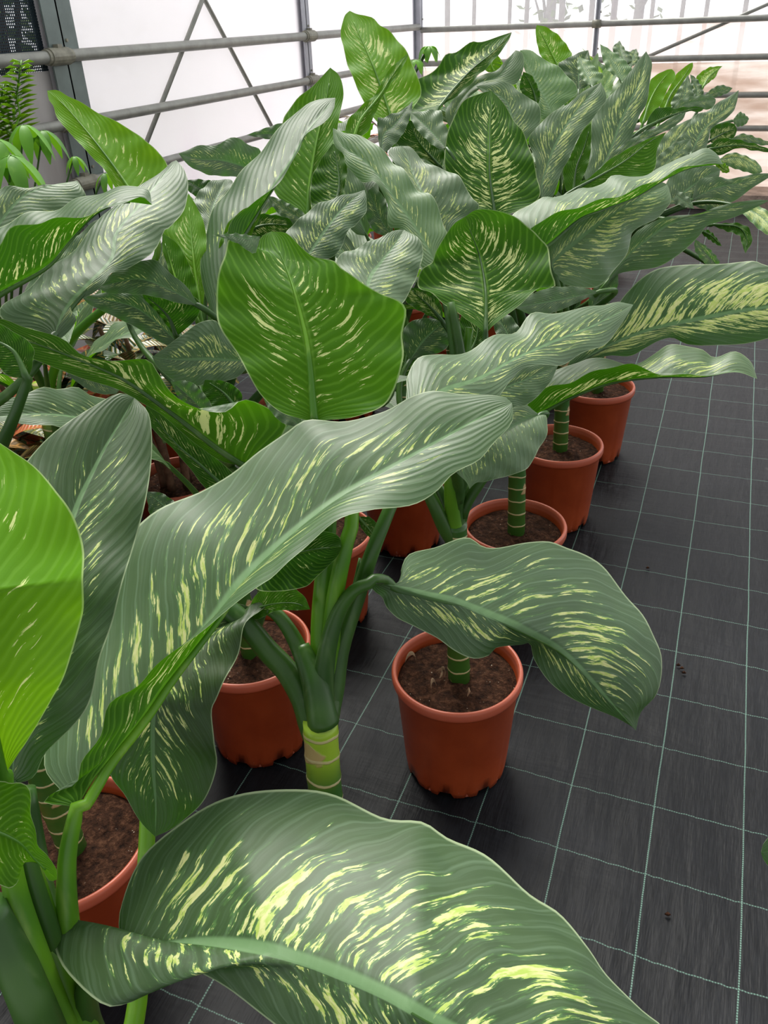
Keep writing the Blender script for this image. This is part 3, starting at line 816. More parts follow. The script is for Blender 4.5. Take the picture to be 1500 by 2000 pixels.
stalk('A0', [(632, 1412, .848), (629, 1400, .846), (624, 1370, .845), (617, 1335, .845), (604, 1300, .850), (588, 1262, .855)], .017, .009, 'petiole', 'leaf_sheath')
stalk('A0', [(636, 1430, .862), (646, 1385, .864), (655, 1330, .868), (662, 1250, .87), (690, 1160, .85), (703, 1090, .845)], .012, .0015, 'petiole', 'leaf_sheath')
# --- left side, second and third rows
lf('480,910 425,875 360,825 300,780 240,740 160,705 80,675 0,650 -60,630', '430,900 380,865 300,800 230,762 150,735 60,700 0,680',
   '505,900 540,865 560,825 520,795 475,780 440,805 390,800 340,770 310,730 285,702 220,705 160,693 120,660 50,640 0,622', (1.0, .97, .95, .95), o='B1', u=True, dens=.62, tone=.25, n=50, nv=9,
   petr=.010, path=[(500, 1230, 1.24), (520, 1120, 1.12), (505, 990, 1.03)])
lf('475,985 400,915 340,862 285,792', '440,990 405,958 350,890 300,840 283,812', '480,950 420,893 360,842 310,800', (1.06, 1.05), o='B1', u=True, dens=.5, tone=.05, petr=.008)
lf('115,695 170,735 229,767', '150,710 200,733 232,757', '128,725 150,746 185,767 222,770', (1.0, .98), o='B0', dens=.6, tone=.55, pet=False)
lf('105,655 130,605 175,555 220,505 227,455 267,407 305,360 344,313', '60,642 10,628 0,605 40,572 75,545 120,505 160,473 187,436 203,415 240,390 277,359 315,335 338,314',
   '120,660 150,625 140,610 155,585 200,560 220,533 250,520 295,500 320,450 333,444 355,420 365,388 367,353 357,327', (.98, 1.02, 1.08, 1.16), o='C0', dens=.66, tone=.42, n=56, nv=10, petr=.010)
lf('-60,610 0,570 90,520 140,465 187,418 240,396 297,400', '-20,470 0,440 60,417 115,405 160,387 197,375 229,366 270,365 290,368',
   '-60,540 0,473 40,440 112,429 187,416 213,407 261,388 280,386', (.93, .94, .96), da=.05, db=-.03, o='C0', dens=.55, tone=.42, n=50, nv=9, pet=False)
lf('-50,520 -20,470 0,436 27,401 53,378 100,362 151,353', '-40,410 0,367 40,366 101,361 133,359', '0,500 60,450 115,425 160,395 169,386 160,366', (1.0, 1.02, 1.05), o='C0', dens=.5, tone=.55, pet=False)
lf('290,425 240,350 200,295 160,245 125,205 92,177', '235,380 208,337 181,308 144,268 112,231 104,207 96,196', '345,400 328,325 309,297 288,279 267,260 229,239 192,220 160,201 133,188 113,176',
   (1.35, 1.38, 1.42), o='C1', u=True, dens=.40, tone=.92, n=50, nv=9)
lf('420,625 435,530 468,470 505,410 540,357 573,307 600,258 635,215 655,191', '396,560 394,487 406,441 425,396 457,353 489,319 523,276 553,244 577,220 603,201 632,193',
   '430,580 443,500 449,444 462,417 510,389 537,362 569,322 585,293 595,262 633,241 651,215', (1.18, 1.22, 1.28, 1.35), db=-.02, da=.05, o='B2', dens=.30, tone=.32, n=56, nv=10, petr=.010)
lf('440,560 462,500 488,445 512,392', '425,520 430,470 450,430 475,410', '455,520 480,480 505,430 512,405', (1.21, 1.25), o='B2', u=True, dens=.3, tone=.6, pet=False)
lf('600,440 603,380 611,320 620,270 632,220 642,170 645,132', '575,410 542,385 530,350 535,300 550,250 557,225 577,196 603,175 630,148', '612,420 606,367 625,320 651,287 660,245 667,207 671,180 663,148',
   (1.45, 1.48, 1.52), u=True, dens=.34, tone=.55, n=50, nv=9)
lf('650,420 662,370 660,330 650,280', '612,415 606,367 614,335 633,303', '668,400 672,367 678,332 668,295', (1.42, 1.46), u=True, dens=.42, tone=.12)
lf('392,625 388,580 380,520 373,450 368,377', '350,560 325,500 318,455 340,430 358,405', '400,570 404,500 400,441 385,405', (1.22, 1.24, 1.28), u=True, dens=.40, tone=.80)
lf('388,630 350,560 330,500 317,455', '365,590 335,540 318,490', '388,580 375,530 350,480', (1.21, 1.24), u=True, dens=.1, tone=.5, pet=False)
lf('510,340 470,324 430,313 390,311 349,300', '480,350 457,345 417,343 390,335 366,321', '512,312 507,292 489,284 467,271 446,269 425,284 390,284', (1.5, 1.46, 1.45), dens=.55, tone=.58)
lf('590,258 550,262 515,262 481,264', '570,275 545,278 520,271', '580,235 553,239 510,253', (1.6, 1.55), dens=.3, tone=.55)
lf('415,460 415,410 440,350', '395,440 375,400 385,380 410,355', '440,430 450,390 455,355', (1.36, 1.42), dens=.55, tone=.42)
lf('430,385 400,372 365,352', '410,392 385,385 366,370', '440,360 405,352 385,350', (1.5, 1.5), dens=.3, tone=.3)
lf('388,597 330,565 270,545 190,560', '350,592 300,579 250,574 210,572', '365,560 340,540 300,507 260,515 225,530', (1.12, 1.10, 1.10), dens=.35, tone=.5)
lf('345,667 300,625 250,595 160,580', '325,674 270,642 210,612 175,595', '348,648 322,618 285,578 220,570', (1.2, 1.18), dens=.55, tone=.4)
lf('345,657 330,620 300,590 278,575', '336,650 308,612 283,586', '360,645 385,620 391,592 370,577 320,573', (1.16, 1.13), u=True, dens=.4, tone=.0)
lf('490,705 400,702 340,702 297,697', '472,730 450,742 400,751 370,757 345,747 310,720', '480,690 440,655 420,626 390,630 350,658 318,682', (1.12, 1.08), o='B1', dens=.72, tone=.5)
lf('720,610 719,551 745,511 772,477 789,449', '680,570 658,520 663,500 700,482 753,458 776,449', '748,620 780,600 807,557 820,522 827,490 815,463', (1.1, 1.16, 1.2), o='B2', dens=.62, tone=.55)
lf('850,520 844,501 807,439 767,383 727,330 700,306 671,288 650,250', '825,525 788,450 759,442 756,397 735,359 713,357 700,349 677,323 671,301 653,283',
   '862,480 873,458 865,437 855,402 839,378 815,370 788,330 767,317 751,296 730,280 703,264 677,261', (1.32, 1.36, 1.42), dens=.45, tone=.74, n=50, nv=9)
lf('885,480 850,420 825,380 808,345 795,305 783,285', '840,460 810,400 785,340 760,305 763,289', '892,440 935,408 924,389 908,362 892,341 865,330 833,319 815,301 801,287', (1.48, 1.5, 1.55), dens=.72, tone=.56, n=44, nv=8)
lf('775,475 745,430 720,370', '755,462 735,455 718,431 710,395', '765,440 757,410 752,388 730,365', (1.42, 1.42), dens=.55, tone=.45)
lf('585,520 611,487 638,447 670,407 712,371', '562,500 558,455 575,437 590,423 617,401 657,385 691,377', '620,510 651,500 665,487 678,455 697,436 715,415 716,390', (1.22, 1.25, 1.3), dens=.66, tone=.36, n=44, nv=8)
lf('597,432 560,410 521,381', '577,438 558,430 537,409', '593,415 577,405 550,390', (1.4, 1.4), dens=.7, tone=.62)
lf('480,455 520,440 573,440', '483,430 510,418 560,425', '500,468 530,465 560,455', (1.35, 1.35), u=True, dens=.85, tone=.0)
lf('590,835 540,790 511,757', '550,825 520,790', '585,812 555,775', (.93, .93), dens=.2, tone=.6, pet=False)
lf('400,805 365,770 333,744', '375,798 348,775', '412,790 395,765 370,745', (1.02, 1.0), dens=.3, tone=.5)
lf('470,810 440,770 400,742', '440,808 410,790 395,765', '472,790 470,765 440,745', (1.05, 1.05), u=True, dens=.2, tone=.0)
lf('340,1010 318,985 285,960', '320,1030 295,1010', '360,1000 320,965', (1.0, 1.0), o='B0', dens=.45, tone=.3)
lf('40,600 110,540 165,480 205,425', '60,545 120,490 180,435', '100,580 160,520 200,465', (1.35, 1.4), dens=.65, tone=.45)
lf('345,640 322,580 312,520 322,465', '310,590 298,530 306,490', '355,590 335,530 332,490', (1.45, 1.5), dens=.3, tone=.15)
lf('255,640 235,590 240,540', '232,610 222,570', '262,600 256,565', (1.4, 1.42), u=True, dens=.3, tone=.0)
# --- centre
leaf('A1', '948,655 948,570 937,503 921,458 909,423',
     '935,640 903,618 865,591 844,575 817,559 820,533 844,511 852,490 871,458 887,437',
     '961,638 996,610 1020,591 1055,562 1085,557 1076,530 1073,490 1069,477 1055,466 1033,445 1007,423 967,411 932,409',
     d=[1.18, 1.2, 1.23, 1.22], u=True, dens=.82, tone=.17, bulge=.08, ruffle=.003, n=56, nv=11, petr=.009, path=[(892, 1010, 1.33), (905, 880, 1.24), (940, 740, 1.18)])
stalk('A1', [(890, 1060, 1.36), (888, 980, 1.32), (900, 930, 1.28), (915, 860, 1.25), (900, 700, 1.2), (880, 590, 1.18)], .018, .006)
stalk('A1', [(888, 1060, 1.35), (868, 1030, 1.33), (850, 990, 1.31), (830, 950, 1.30), (790, 880, 1.28)], .013, .009)
stalk('A1', [(893, 1060, 1.35), (884, 1000, 1.32), (882, 930, 1.28), (893, 820, 1.25), (917, 640, 1.2)], .014, .006, 'petiole_light')
lf('1055,810 1000,832 940,872 905,915 917,955', '1068,814 1067,852 1050,880 1030,915 990,930 950,940 930,943', '1010,790 930,845 885,890 888,918 910,941', (1.28, 1.22, 1.2), o='A1', dens=.42, tone=.62, bulge=.10, n=44, nv=9)
lf('905,835 975,765 1030,740 1091,712', '940,780 985,735 1030,712', '930,835 1000,798 1033,788 1072,750', (1.15, 1.2), o='A1', dens=.62, tone=.5)
lf('1170,570 1085,587 1004,601', '1130,590 1090,607 1050,617', '1125,560 1070,563 1030,580', (1.42, 1.38), dens=.15, tone=.5)
lf('865,630 840,600 797,560', '810,602 788,580', '862,595 840,570', (1.36, 1.36), u=True, dens=.85, tone=.0)
lf('800,705 830,662 872,625', '790,680 790,640 822,622', '835,695 872,680 882,640', (1.38, 1.38), dens=.4, tone=.3)
leaf('A2', '1000,822 1050,807 1110,777 1175,752 1230,741 1300,736 1375,736 1435,726 1479,740',
     '1010,792 1060,740 1130,705 1165,700 1230,710 1275,695 1305,675 1330,672 1370,682 1395,700 1435,685 1466,706',
     '1020,800 1070,756 1120,745 1175,720 1225,712 1262,722 1300,731 1375,733 1440,728', d=[1.50, 1.46, 1.42, 1.40], da=.05, db=-.03, dens=.72, tone=.55, n=56, nv=10)
leaf('A2', '1110,720 1170,685 1225,660 1290,640 1360,625 1450,607 1500,600 1650,570',
     '1120,690 1180,632 1225,570 1275,530 1325,517 1395,517 1450,510 1475,510 1500,520 1580,540',
     '1150,705 1190,695 1230,695 1260,680 1290,665 1315,660 1345,672 1400,675 1500,662 1600,620', d=[1.55, 1.50, 1.44, 1.38], da=.03, dens=1.12, tone=.34, n=64, nv=12)
UF = dict(ut=.0)
leaf('A2', '1040,492 1072,475 1130,427 1180,407 1240,385 1300,350 1350,328 1412,321',
     '1000,440 1004,416 1040,396 1064,386 1080,388 1106,378 1132,365 1156,368 1180,360 1192,344 1210,339 1230,343 1262,345 1290,326 1320,310 1352,300 1378,289 1400,300',
     '1030,470 1038,444 1090,416 1134,402 1176,391 1236,372 1290,348 1330,329 1380,320', d=[1.45, 1.48, 1.55, 1.6], da=.06, db=-.04, dens=.58, tone=.60, n=60, nv=10)
lf('1085,540 1080,510 1120,474 1160,442 1200,416 1230,398 1265,378 1303,360', '1072,500 1078,470 1100,450 1130,430 1180,400 1240,375 1285,356',
   '1110,558 1150,562 1175,556 1197,531 1220,503 1232,470 1240,449 1281,428 1299,410 1310,393 1308,372', (1.5, 1.52, 1.58, 1.65), o='A2', dens=.85, tone=.66, n=50, nv=10)
lf('1185,552 1227,498 1262,468 1302,440 1348,424 1407,410 1477,396 1502,392', '1197,529 1234,463 1262,440 1295,426 1325,420 1367,417 1402,403 1453,393 1483,390',
   '1213,533 1262,526 1290,519 1318,503 1344,482 1367,459 1383,440 1430,426 1477,405', (1.8, 1.78, 1.76), dens=.55, tone=.46, n=50, nv=9)
lf('1150,612 1178,568 1207,532', '1152,575 1178,545', '1176,592 1205,562', (1.82, 1.8), dens=.2, tone=.45)
lf('765,770 790,715 798,640', '750,720 775,650', '812,730 815,670', (1.42, 1.45), o='B2', u=True, dens=.4, tone=.0)
lf('1010,700 990,650 962,606', '985,690 965,640', '1025,670 1000,620', (1.40, 1.42), o='A1', dens=.3, tone=.4)
lf('905,710 930,660 935,600', '893,660 905,610', '940,680 955,630', (1.44, 1.46), o='B3', u=True, dens=.4, tone=.0)
lf('700,1010 718,1030 735,1052', '705,1030 722,1050', '722,1010 740,1030', (1.55, 1.5), o='B2', dens=.5, tone=.1, pet=False)
# --- tall leaves of the middle distance
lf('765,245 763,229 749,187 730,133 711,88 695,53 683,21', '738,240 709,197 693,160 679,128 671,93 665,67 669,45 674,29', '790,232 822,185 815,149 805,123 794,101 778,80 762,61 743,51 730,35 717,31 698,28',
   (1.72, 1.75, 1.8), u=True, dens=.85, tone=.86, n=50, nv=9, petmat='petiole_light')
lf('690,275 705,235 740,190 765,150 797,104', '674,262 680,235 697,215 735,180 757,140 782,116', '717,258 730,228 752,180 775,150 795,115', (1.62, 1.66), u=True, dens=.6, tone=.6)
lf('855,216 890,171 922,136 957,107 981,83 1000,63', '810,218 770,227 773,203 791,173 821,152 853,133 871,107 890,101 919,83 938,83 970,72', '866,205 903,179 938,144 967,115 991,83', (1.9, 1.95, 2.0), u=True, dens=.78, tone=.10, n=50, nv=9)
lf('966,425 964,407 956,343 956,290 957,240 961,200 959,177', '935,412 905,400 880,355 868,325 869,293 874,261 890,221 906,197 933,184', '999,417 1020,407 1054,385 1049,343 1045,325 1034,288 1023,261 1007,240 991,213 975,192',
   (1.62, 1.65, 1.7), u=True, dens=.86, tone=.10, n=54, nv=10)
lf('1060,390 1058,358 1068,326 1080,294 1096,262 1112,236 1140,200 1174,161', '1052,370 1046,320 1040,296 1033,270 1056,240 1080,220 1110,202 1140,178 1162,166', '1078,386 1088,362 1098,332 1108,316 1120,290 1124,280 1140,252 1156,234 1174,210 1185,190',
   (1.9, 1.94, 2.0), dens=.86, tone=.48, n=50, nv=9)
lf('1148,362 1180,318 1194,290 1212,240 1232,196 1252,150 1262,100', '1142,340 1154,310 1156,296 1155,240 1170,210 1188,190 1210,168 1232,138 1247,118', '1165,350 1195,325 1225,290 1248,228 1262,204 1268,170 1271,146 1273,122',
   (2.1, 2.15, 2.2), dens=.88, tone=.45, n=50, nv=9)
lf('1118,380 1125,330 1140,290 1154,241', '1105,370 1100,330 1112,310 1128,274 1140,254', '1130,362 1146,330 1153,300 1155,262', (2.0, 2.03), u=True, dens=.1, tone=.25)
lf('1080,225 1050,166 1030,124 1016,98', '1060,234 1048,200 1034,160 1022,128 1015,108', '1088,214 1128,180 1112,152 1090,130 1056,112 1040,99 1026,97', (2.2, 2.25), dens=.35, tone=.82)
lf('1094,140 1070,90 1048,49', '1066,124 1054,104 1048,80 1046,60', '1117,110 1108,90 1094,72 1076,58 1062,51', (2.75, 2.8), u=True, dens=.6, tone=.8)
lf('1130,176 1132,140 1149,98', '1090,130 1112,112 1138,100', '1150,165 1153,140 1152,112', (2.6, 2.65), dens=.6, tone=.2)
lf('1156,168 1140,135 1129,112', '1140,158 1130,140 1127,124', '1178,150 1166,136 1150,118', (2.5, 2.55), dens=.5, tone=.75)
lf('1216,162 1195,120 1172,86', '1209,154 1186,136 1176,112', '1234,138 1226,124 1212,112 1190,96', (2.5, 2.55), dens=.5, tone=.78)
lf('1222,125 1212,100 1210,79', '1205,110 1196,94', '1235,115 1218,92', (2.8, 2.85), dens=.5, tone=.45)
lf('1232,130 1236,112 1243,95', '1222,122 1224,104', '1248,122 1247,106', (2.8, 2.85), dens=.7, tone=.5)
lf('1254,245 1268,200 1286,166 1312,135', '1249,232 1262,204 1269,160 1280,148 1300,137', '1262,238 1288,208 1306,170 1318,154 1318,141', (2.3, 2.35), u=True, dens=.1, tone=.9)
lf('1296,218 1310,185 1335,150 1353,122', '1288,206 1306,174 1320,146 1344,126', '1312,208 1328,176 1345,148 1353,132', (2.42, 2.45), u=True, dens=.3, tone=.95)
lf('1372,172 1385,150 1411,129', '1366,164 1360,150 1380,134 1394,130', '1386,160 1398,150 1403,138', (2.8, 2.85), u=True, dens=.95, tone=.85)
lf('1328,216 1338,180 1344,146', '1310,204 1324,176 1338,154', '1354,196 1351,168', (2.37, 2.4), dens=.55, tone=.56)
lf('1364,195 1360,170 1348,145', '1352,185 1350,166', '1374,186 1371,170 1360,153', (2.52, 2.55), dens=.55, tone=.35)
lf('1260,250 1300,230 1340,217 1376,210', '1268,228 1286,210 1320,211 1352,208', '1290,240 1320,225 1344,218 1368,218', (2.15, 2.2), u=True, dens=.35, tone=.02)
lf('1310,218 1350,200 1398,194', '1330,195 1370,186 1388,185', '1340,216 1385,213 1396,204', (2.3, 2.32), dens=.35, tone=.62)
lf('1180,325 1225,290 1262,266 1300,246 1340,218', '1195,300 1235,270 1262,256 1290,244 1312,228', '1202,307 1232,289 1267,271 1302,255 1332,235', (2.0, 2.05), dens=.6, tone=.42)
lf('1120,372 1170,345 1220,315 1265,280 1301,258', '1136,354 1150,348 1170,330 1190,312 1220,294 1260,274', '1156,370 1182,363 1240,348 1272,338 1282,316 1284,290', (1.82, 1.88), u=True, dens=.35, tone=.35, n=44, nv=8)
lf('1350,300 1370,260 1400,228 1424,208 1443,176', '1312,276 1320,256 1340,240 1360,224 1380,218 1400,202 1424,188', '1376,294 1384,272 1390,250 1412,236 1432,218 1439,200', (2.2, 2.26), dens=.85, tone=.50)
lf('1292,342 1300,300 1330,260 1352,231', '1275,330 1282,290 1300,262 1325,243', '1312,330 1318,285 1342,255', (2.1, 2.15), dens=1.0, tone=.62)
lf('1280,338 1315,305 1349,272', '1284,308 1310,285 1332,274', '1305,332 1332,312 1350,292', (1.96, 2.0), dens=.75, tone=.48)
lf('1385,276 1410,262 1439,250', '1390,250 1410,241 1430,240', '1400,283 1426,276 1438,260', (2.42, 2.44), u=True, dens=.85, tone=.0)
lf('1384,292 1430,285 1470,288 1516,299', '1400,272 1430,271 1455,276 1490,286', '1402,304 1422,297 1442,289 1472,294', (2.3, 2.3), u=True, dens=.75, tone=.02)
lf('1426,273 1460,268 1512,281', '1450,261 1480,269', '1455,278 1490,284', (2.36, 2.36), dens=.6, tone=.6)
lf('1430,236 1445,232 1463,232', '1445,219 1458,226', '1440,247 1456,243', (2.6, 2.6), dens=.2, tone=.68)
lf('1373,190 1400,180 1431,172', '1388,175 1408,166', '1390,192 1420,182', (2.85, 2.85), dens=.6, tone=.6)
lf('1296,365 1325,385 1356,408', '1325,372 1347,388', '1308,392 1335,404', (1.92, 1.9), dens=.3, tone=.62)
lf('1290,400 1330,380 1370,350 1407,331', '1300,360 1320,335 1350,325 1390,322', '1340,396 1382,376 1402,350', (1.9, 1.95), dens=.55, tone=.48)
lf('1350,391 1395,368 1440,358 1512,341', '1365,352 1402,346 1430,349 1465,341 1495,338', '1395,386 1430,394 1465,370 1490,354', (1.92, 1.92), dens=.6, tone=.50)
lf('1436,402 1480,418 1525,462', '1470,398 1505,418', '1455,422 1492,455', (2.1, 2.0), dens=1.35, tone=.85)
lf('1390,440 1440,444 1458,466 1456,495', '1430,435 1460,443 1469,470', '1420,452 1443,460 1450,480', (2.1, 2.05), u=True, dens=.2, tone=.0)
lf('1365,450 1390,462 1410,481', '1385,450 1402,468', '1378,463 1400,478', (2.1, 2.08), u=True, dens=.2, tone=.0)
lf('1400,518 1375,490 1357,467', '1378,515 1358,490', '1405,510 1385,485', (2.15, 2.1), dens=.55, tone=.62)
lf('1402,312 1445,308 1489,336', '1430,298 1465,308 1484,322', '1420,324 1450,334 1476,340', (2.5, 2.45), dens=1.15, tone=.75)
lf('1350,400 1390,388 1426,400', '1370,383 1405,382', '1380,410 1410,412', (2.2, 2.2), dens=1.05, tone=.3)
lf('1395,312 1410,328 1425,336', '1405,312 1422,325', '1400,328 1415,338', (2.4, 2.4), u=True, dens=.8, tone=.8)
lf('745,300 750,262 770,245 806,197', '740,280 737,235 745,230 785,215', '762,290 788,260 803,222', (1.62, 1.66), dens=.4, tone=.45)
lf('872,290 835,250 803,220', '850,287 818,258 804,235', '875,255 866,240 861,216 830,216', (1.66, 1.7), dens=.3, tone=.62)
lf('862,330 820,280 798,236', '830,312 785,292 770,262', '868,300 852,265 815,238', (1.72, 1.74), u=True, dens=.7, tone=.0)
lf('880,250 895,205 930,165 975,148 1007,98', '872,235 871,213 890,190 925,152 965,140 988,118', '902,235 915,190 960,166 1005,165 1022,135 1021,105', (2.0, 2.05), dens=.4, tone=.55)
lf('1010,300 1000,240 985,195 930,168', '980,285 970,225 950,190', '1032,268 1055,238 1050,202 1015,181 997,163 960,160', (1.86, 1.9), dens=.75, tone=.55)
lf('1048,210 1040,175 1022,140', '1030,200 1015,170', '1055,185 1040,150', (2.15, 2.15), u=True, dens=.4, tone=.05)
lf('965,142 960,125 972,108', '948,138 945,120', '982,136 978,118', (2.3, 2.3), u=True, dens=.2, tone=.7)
lf('55,740 40,705 20,680 -40,650', '20,735 0,720 -20,690', '66,700 60,670 30,650 -10,630', (.86, .86), o='C0', u=True, dens=.2, tone=.05, petr=.010, path=[(-60, 1020, 1.0), (-10, 900, .93), (25, 820, .88)])

# hidden lower leaves that close the gaps of the dense rows
rnd = random.Random(11)
for k, n, top in (('B3', 6, .60), ('B4', 6, .62), ('B5', 6, .62), ('B6', 6, .60), ('B7', 6, .58), ('C1', 5, .56), ('C2', 6, .62), ('C3', 7, .64), ('C4', 7, .62), ('C5', 6, .60),
                  ('A3', 4, .52), ('A4', 5, .54), ('A5', 6, .55), ('A6', 6, .55), ('A7', 6, .52), ('A8', 6, .52), ('B2', 4, .52), ('B1', 2, .45)):
    a0 = rnd.uniform(0, 6.28)
    for i in range(n):
        az = a0 + i * 2.4 + rnd.uniform(-.3, .3)
        if k[0] == 'A' and math.cos(az) > .2: az = math.pi - az
        wild_leaf(k, az, rnd.uniform(.55, 1.15), rnd.uniform(.27, .36), rnd.uniform(.11, .15), rnd.uniform(.7, 1.4), rnd.uniform(.3, .8), rnd.uniform(.1, .6), top - .03 * i, rnd.uniform(.05, .11), rnd.uniform(-.5, .5))
for k in ('A5', 'A6', 'A7', 'A8', 'B6', 'B7'):
    for i in range(3):
        wild_leaf(k, rnd.uniform(0, 6.28), rnd.uniform(.9, 1.35), rnd.uniform(.26, .33), rnd.uniform(.10, .13), rnd.uniform(.3, .9), rnd.uniform(.4, .9), rnd.uniform(.3, .8), .62, .05, rnd.uniform(-.6, .6))

# ------------------------------------------------------------------ crotons among the rows
def croton(x, y, h, n, label, pot=True):
    t = thing('potted_croton', (x, y, 0), label, 'potted plant')
    if pot: make_pot(x, y, t, random.random()); make_soil(x, y, t)
    tips = []
    for k in range(5):
        a = k * 1.256 + random.uniform(-.3, .3)
        p = [Vector((x + .035 * math.cos(a), y + .035 * math.sin(a), .20)), Vector((x + .045 * math.cos(a), y + .045 * math.sin(a), .20 + h * .3)), Vector((x + .11 * math.cos(a), y + .11 * math.sin(a), .20 + h))]
        MB().tube(spline(p, 8), [.011, .0105, .010, .0095, .009, .008, .007, .006, .005], 8).build('stem', M['bark'], t, True)
        tips.append((p[1], p[2]))
    for k in range(n):
        a, b = tips[k % 5]; f = random.uniform(.35, 1.0)
        base = a.lerp(b, f if h < .4 else max(f, .62)); az = random.uniform(0, 6.28); ln = random.uniform(.10, .16); wd = ln * random.uniform(.17, .24)
        el = random.uniform(-.3, .9)
        d = Vector((math.cos(az) * math.cos(el), math.sin(az) * math.cos(el), math.sin(el)))
        s = d.cross(Vector((0, 0, 1))).normalized(); up = s.cross(d)
        v, uv, fc = [], [], []; m = 8
        for i in range(m + 1):
            q = i / m; w = wd * math.sin(math.pi * min(.98, q * .95 + .03)) ** .7
            c = base + d * (.02 + ln * q) - Vector((0, 0, 1)) * (ln * .45 * q * q)
            for j, sg in enumerate((-1, -.5, 0, .5, 1)):
                v.append(c + s * (w * sg) + up * (abs(sg) * w * .35)); uv.append((q, (sg + 1) / 2))
        for i in range(m):
            for j in range(4):
                e = i * 5 + j; fc.append((e, e + 1, e + 6, e + 5))
        o = mesh_obj('leaf', v, fc, M['croton'], t, None, True, uv)
        o.color = (random.choice((.05, .2, .3, .45, .55, .75, .9)), random.random(), 0, 1)
croton(-1.445, .748, .46, 60, 'croton with several bare woody stems in the pot left of the big bright upright leaf')
croton(-1.22, .08, .22, 55, 'croton with orange and dark leaves glimpsed at the left between the leaves')
croton(-1.62, .30, .34, 60, 'croton with brown and cream leaves glimpsed left of the big bright upright leaf')
croton(-1.80, 1.15, .45, 50, 'croton with red-brown leaves behind the left rows')
croton(-2.1, 3.4, .62, 60, 'croton with reddish leaves showing above the rows near the corner post')

croton(-1.75, .62, .36, 70, 'croton with dark green and rusty leaves against the grey sheet at the left')
croton(-2.02, .20, .60, 80, 'croton standing close to the grey sheet at the left edge')
croton(-1.28, -.42, .14, 40, 'low croton with orange leaves beside the bottom left plants')
# slender young plants at the left edge
def palmate(owner, c, n, r, tilt, mat='bright'):
    c = Vector(c)
    for k in range(n):
        a = 2 * math.pi * k / n + .4
        d = Vector((math.cos(a), math.sin(a), tilt)).normalized(); s = d.cross(Vector((0, 0, 1))).normalized()
        v, fc = [], []; m = 8
        for i in range(m + 1):
            q = i / m; w = r * .17 * math.sin(math.pi * min(.97, q * .93 + .04))
            p = c + d * (r * q * (1 - .35 * q)) - Vector((0, 0, 1)) * (r * 1.0 * q ** 1.5)
            v += [p - s * w, p - Vector((0, 0, 1)) * w * .25, p + s * w]
        for i in range(m):
            for j in range(2):
                e = i * 3 + j; fc.append((e, e + 1, e + 4, e + 3))
        mesh_obj('leaflet', v, fc, M[mat], owner)
t = thing('young_palmate_plant', (-2.05, .75, 0), 'young plant with light green hand-shaped leaves at the left edge', 'potted plant')
b = MB(); heads = []
make_pot(-2.05, .75, t, .2); make_soil(-2.05, .75, t)
root = Vector((-2.05, .75, .2))
for (u, v_, dp, r, n) in ((46, 243, 1.9, .085, 5), (20, 302, 1.75, .10, 6), (84, 254, 1.95, .075, 5), (145, 305, 2.05, .045, 5), (205, 338, 2.0, .05, 4), (-10, 270, 1.8, .1, 6)):
    hd = at_depth(u, v_, dp); heads.append((hd, r, n))
    q = spline([root, root.lerp(hd, .5) + Vector((.01, .01, .06)), hd], 10)
    b.tube(q, [.006 - .0004 * i for i in range(11)], 7)
b.build('stem', M['petiole'], t, True)
for hd, r, n in heads: palmate(t, hd, n, r, .1)
t = thing('narrow_leaved_seedling', (-2.15, .60, 0), 'tall feathery seedling with narrow yellow-green leaves at the left edge', 'potted plant')
make_pot(-2.30, .52, t, .6); make_soil(-2.30, .52, t)
for a_, b_ in (((22, 270), (42, 118)), ((-20, 300), (8, 165))):
    p0, p1 = at_depth(a_[0], a_[1], 2.0), at_depth(b_[0], b_[1], 2.0)
    MB().tube(spline([Vector((-2.30, .52, .2)), p0, p0.lerp(p1, .5), p1], 14), [.005 - .0002 * i for i in range(15)], 7).build('stem', M['petiole_light'], t, True)
    v, fc = [], []
    for k in range(60):
        c = p0.lerp(p1, k / 60); az = k * 2.4; L = .075 * (1.15 - k / 90)
        d = Vector((math.cos(az), math.sin(az), .55)).normalized(); s = d.cross(Vector((0, 0, 1))).normalized() * .0035
        i = len(v); v += [c - s, c + s, c + d * L * .6 + s - Vector((0, 0, .004)), c + d * L - Vector((0, 0, .018)), c + d * L * .6 - s - Vector((0, 0, .004))]
        fc.append((i, i + 1, i + 2, i + 3, i + 4))
    mesh_obj('needle_leaves', v, fc, M['petiole_light'], t)
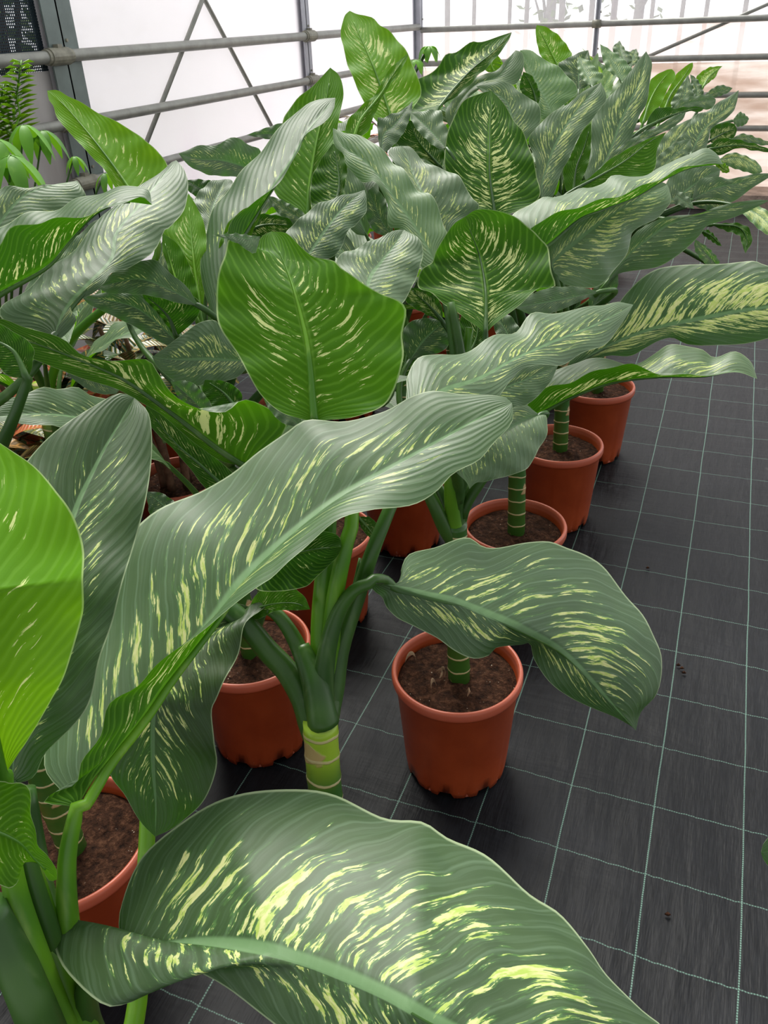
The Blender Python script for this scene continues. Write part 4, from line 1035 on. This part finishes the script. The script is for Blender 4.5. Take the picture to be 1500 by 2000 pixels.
# small lime rosette near the corner post
t = thing('lime_rosette_plant', (-2.05, 3.9, 0), 'small lime green rosette plant rising near the corner post', 'potted plant')
make_pot(-2.05, 3.9, t, .1); make_soil(-2.05, 3.9, t)
hd = at_depth(838, 92, 4.45); hd2 = at_depth(812, 118, 4.3)
MB().tube(spline([Vector((-2.05, 3.9, .2)), Vector((-2.05, 3.9, .7)), hd], 10), .008, 7).build('stem', M['petiole'], t, True)
palmate(t, hd, 7, .13, .9); palmate(t, hd2, 6, .11, .8)

# leaf edge coming in at the right
plant('R1', .53, -.02, .34, 'dieffenbachia whose leaf tip just enters the picture at the right edge', pot=True)
lf('1880,1660 1750,1640 1620,1648 1540,1660 1486,1664', '1840,1760 1720,1780 1590,1735 1530,1708 1497,1688', '1840,1560 1720,1520 1590,1560 1525,1612 1493,1644', (1.02, .98), o='R1', dens=.4, tone=.3)

# dry scraps and a stake stub on the soil of the nearest full pot
A1 = PL['A1']['o']
for u, v_, ln, az in ((812, 1290, .035, 1.9), (858, 1325, .03, .4), (852, 1338, .026, 2.6), (868, 1320, .022, 1.2), (912, 1360, .018, .2)):
    c = at_height(u, v_, .222); v, fc = [], []
    for i in range(9):
        q = i / 8; a = az + q * 1.9
        p = c + Vector((math.cos(a), math.sin(a), 0)) * (ln * q * .6) + Vector((0, 0, .012 * math.sin(q * 3.1)))
        w = .006 * math.sin(math.pi * (q * .9 + .08))
        v += [p + Vector((0, 0, w)), p + Vector((w * .6, -w * .6, 0)), p + Vector((0, 0, -w * .6))]
    for i in range(8):
        for j in range(2): e = i * 3 + j; fc.append((e, e + 1, e + 4, e + 3))
    o = mesh_obj('dry_leaf_scrap', v, fc, M['dry'], A1)
# crumbs on the fabric
for u, v_, lb in ((1325, 1300, 'dark crumb on the fabric, uppermost of a close trio right of the drooping leaf'), (1332, 1306, 'dark crumb on the fabric, middle one of a close trio right of the drooping leaf'),
        (1336, 1315, 'dark crumb on the fabric, lowest of a close trio right of the drooping leaf'), (1265, 1110, 'lone crumb on the fabric above the drooping leaf, nearest the pots'), (1304, 1787, 'lone dark crumb on the fabric low at the right, near the big foreground leaf')):
    c = at_height(u, v_, .002); bb = []
    me = MB().tube([c - Vector((.004, 0, 0)), c + Vector((0, 0, .003)), c + Vector((.004, .002, 0))], [.0015, .0035, .001], 7)
    tag(me.build('soil_crumb', M['soil'], None, True, c), lb, 'crumb', 'crumbs on the fabric')
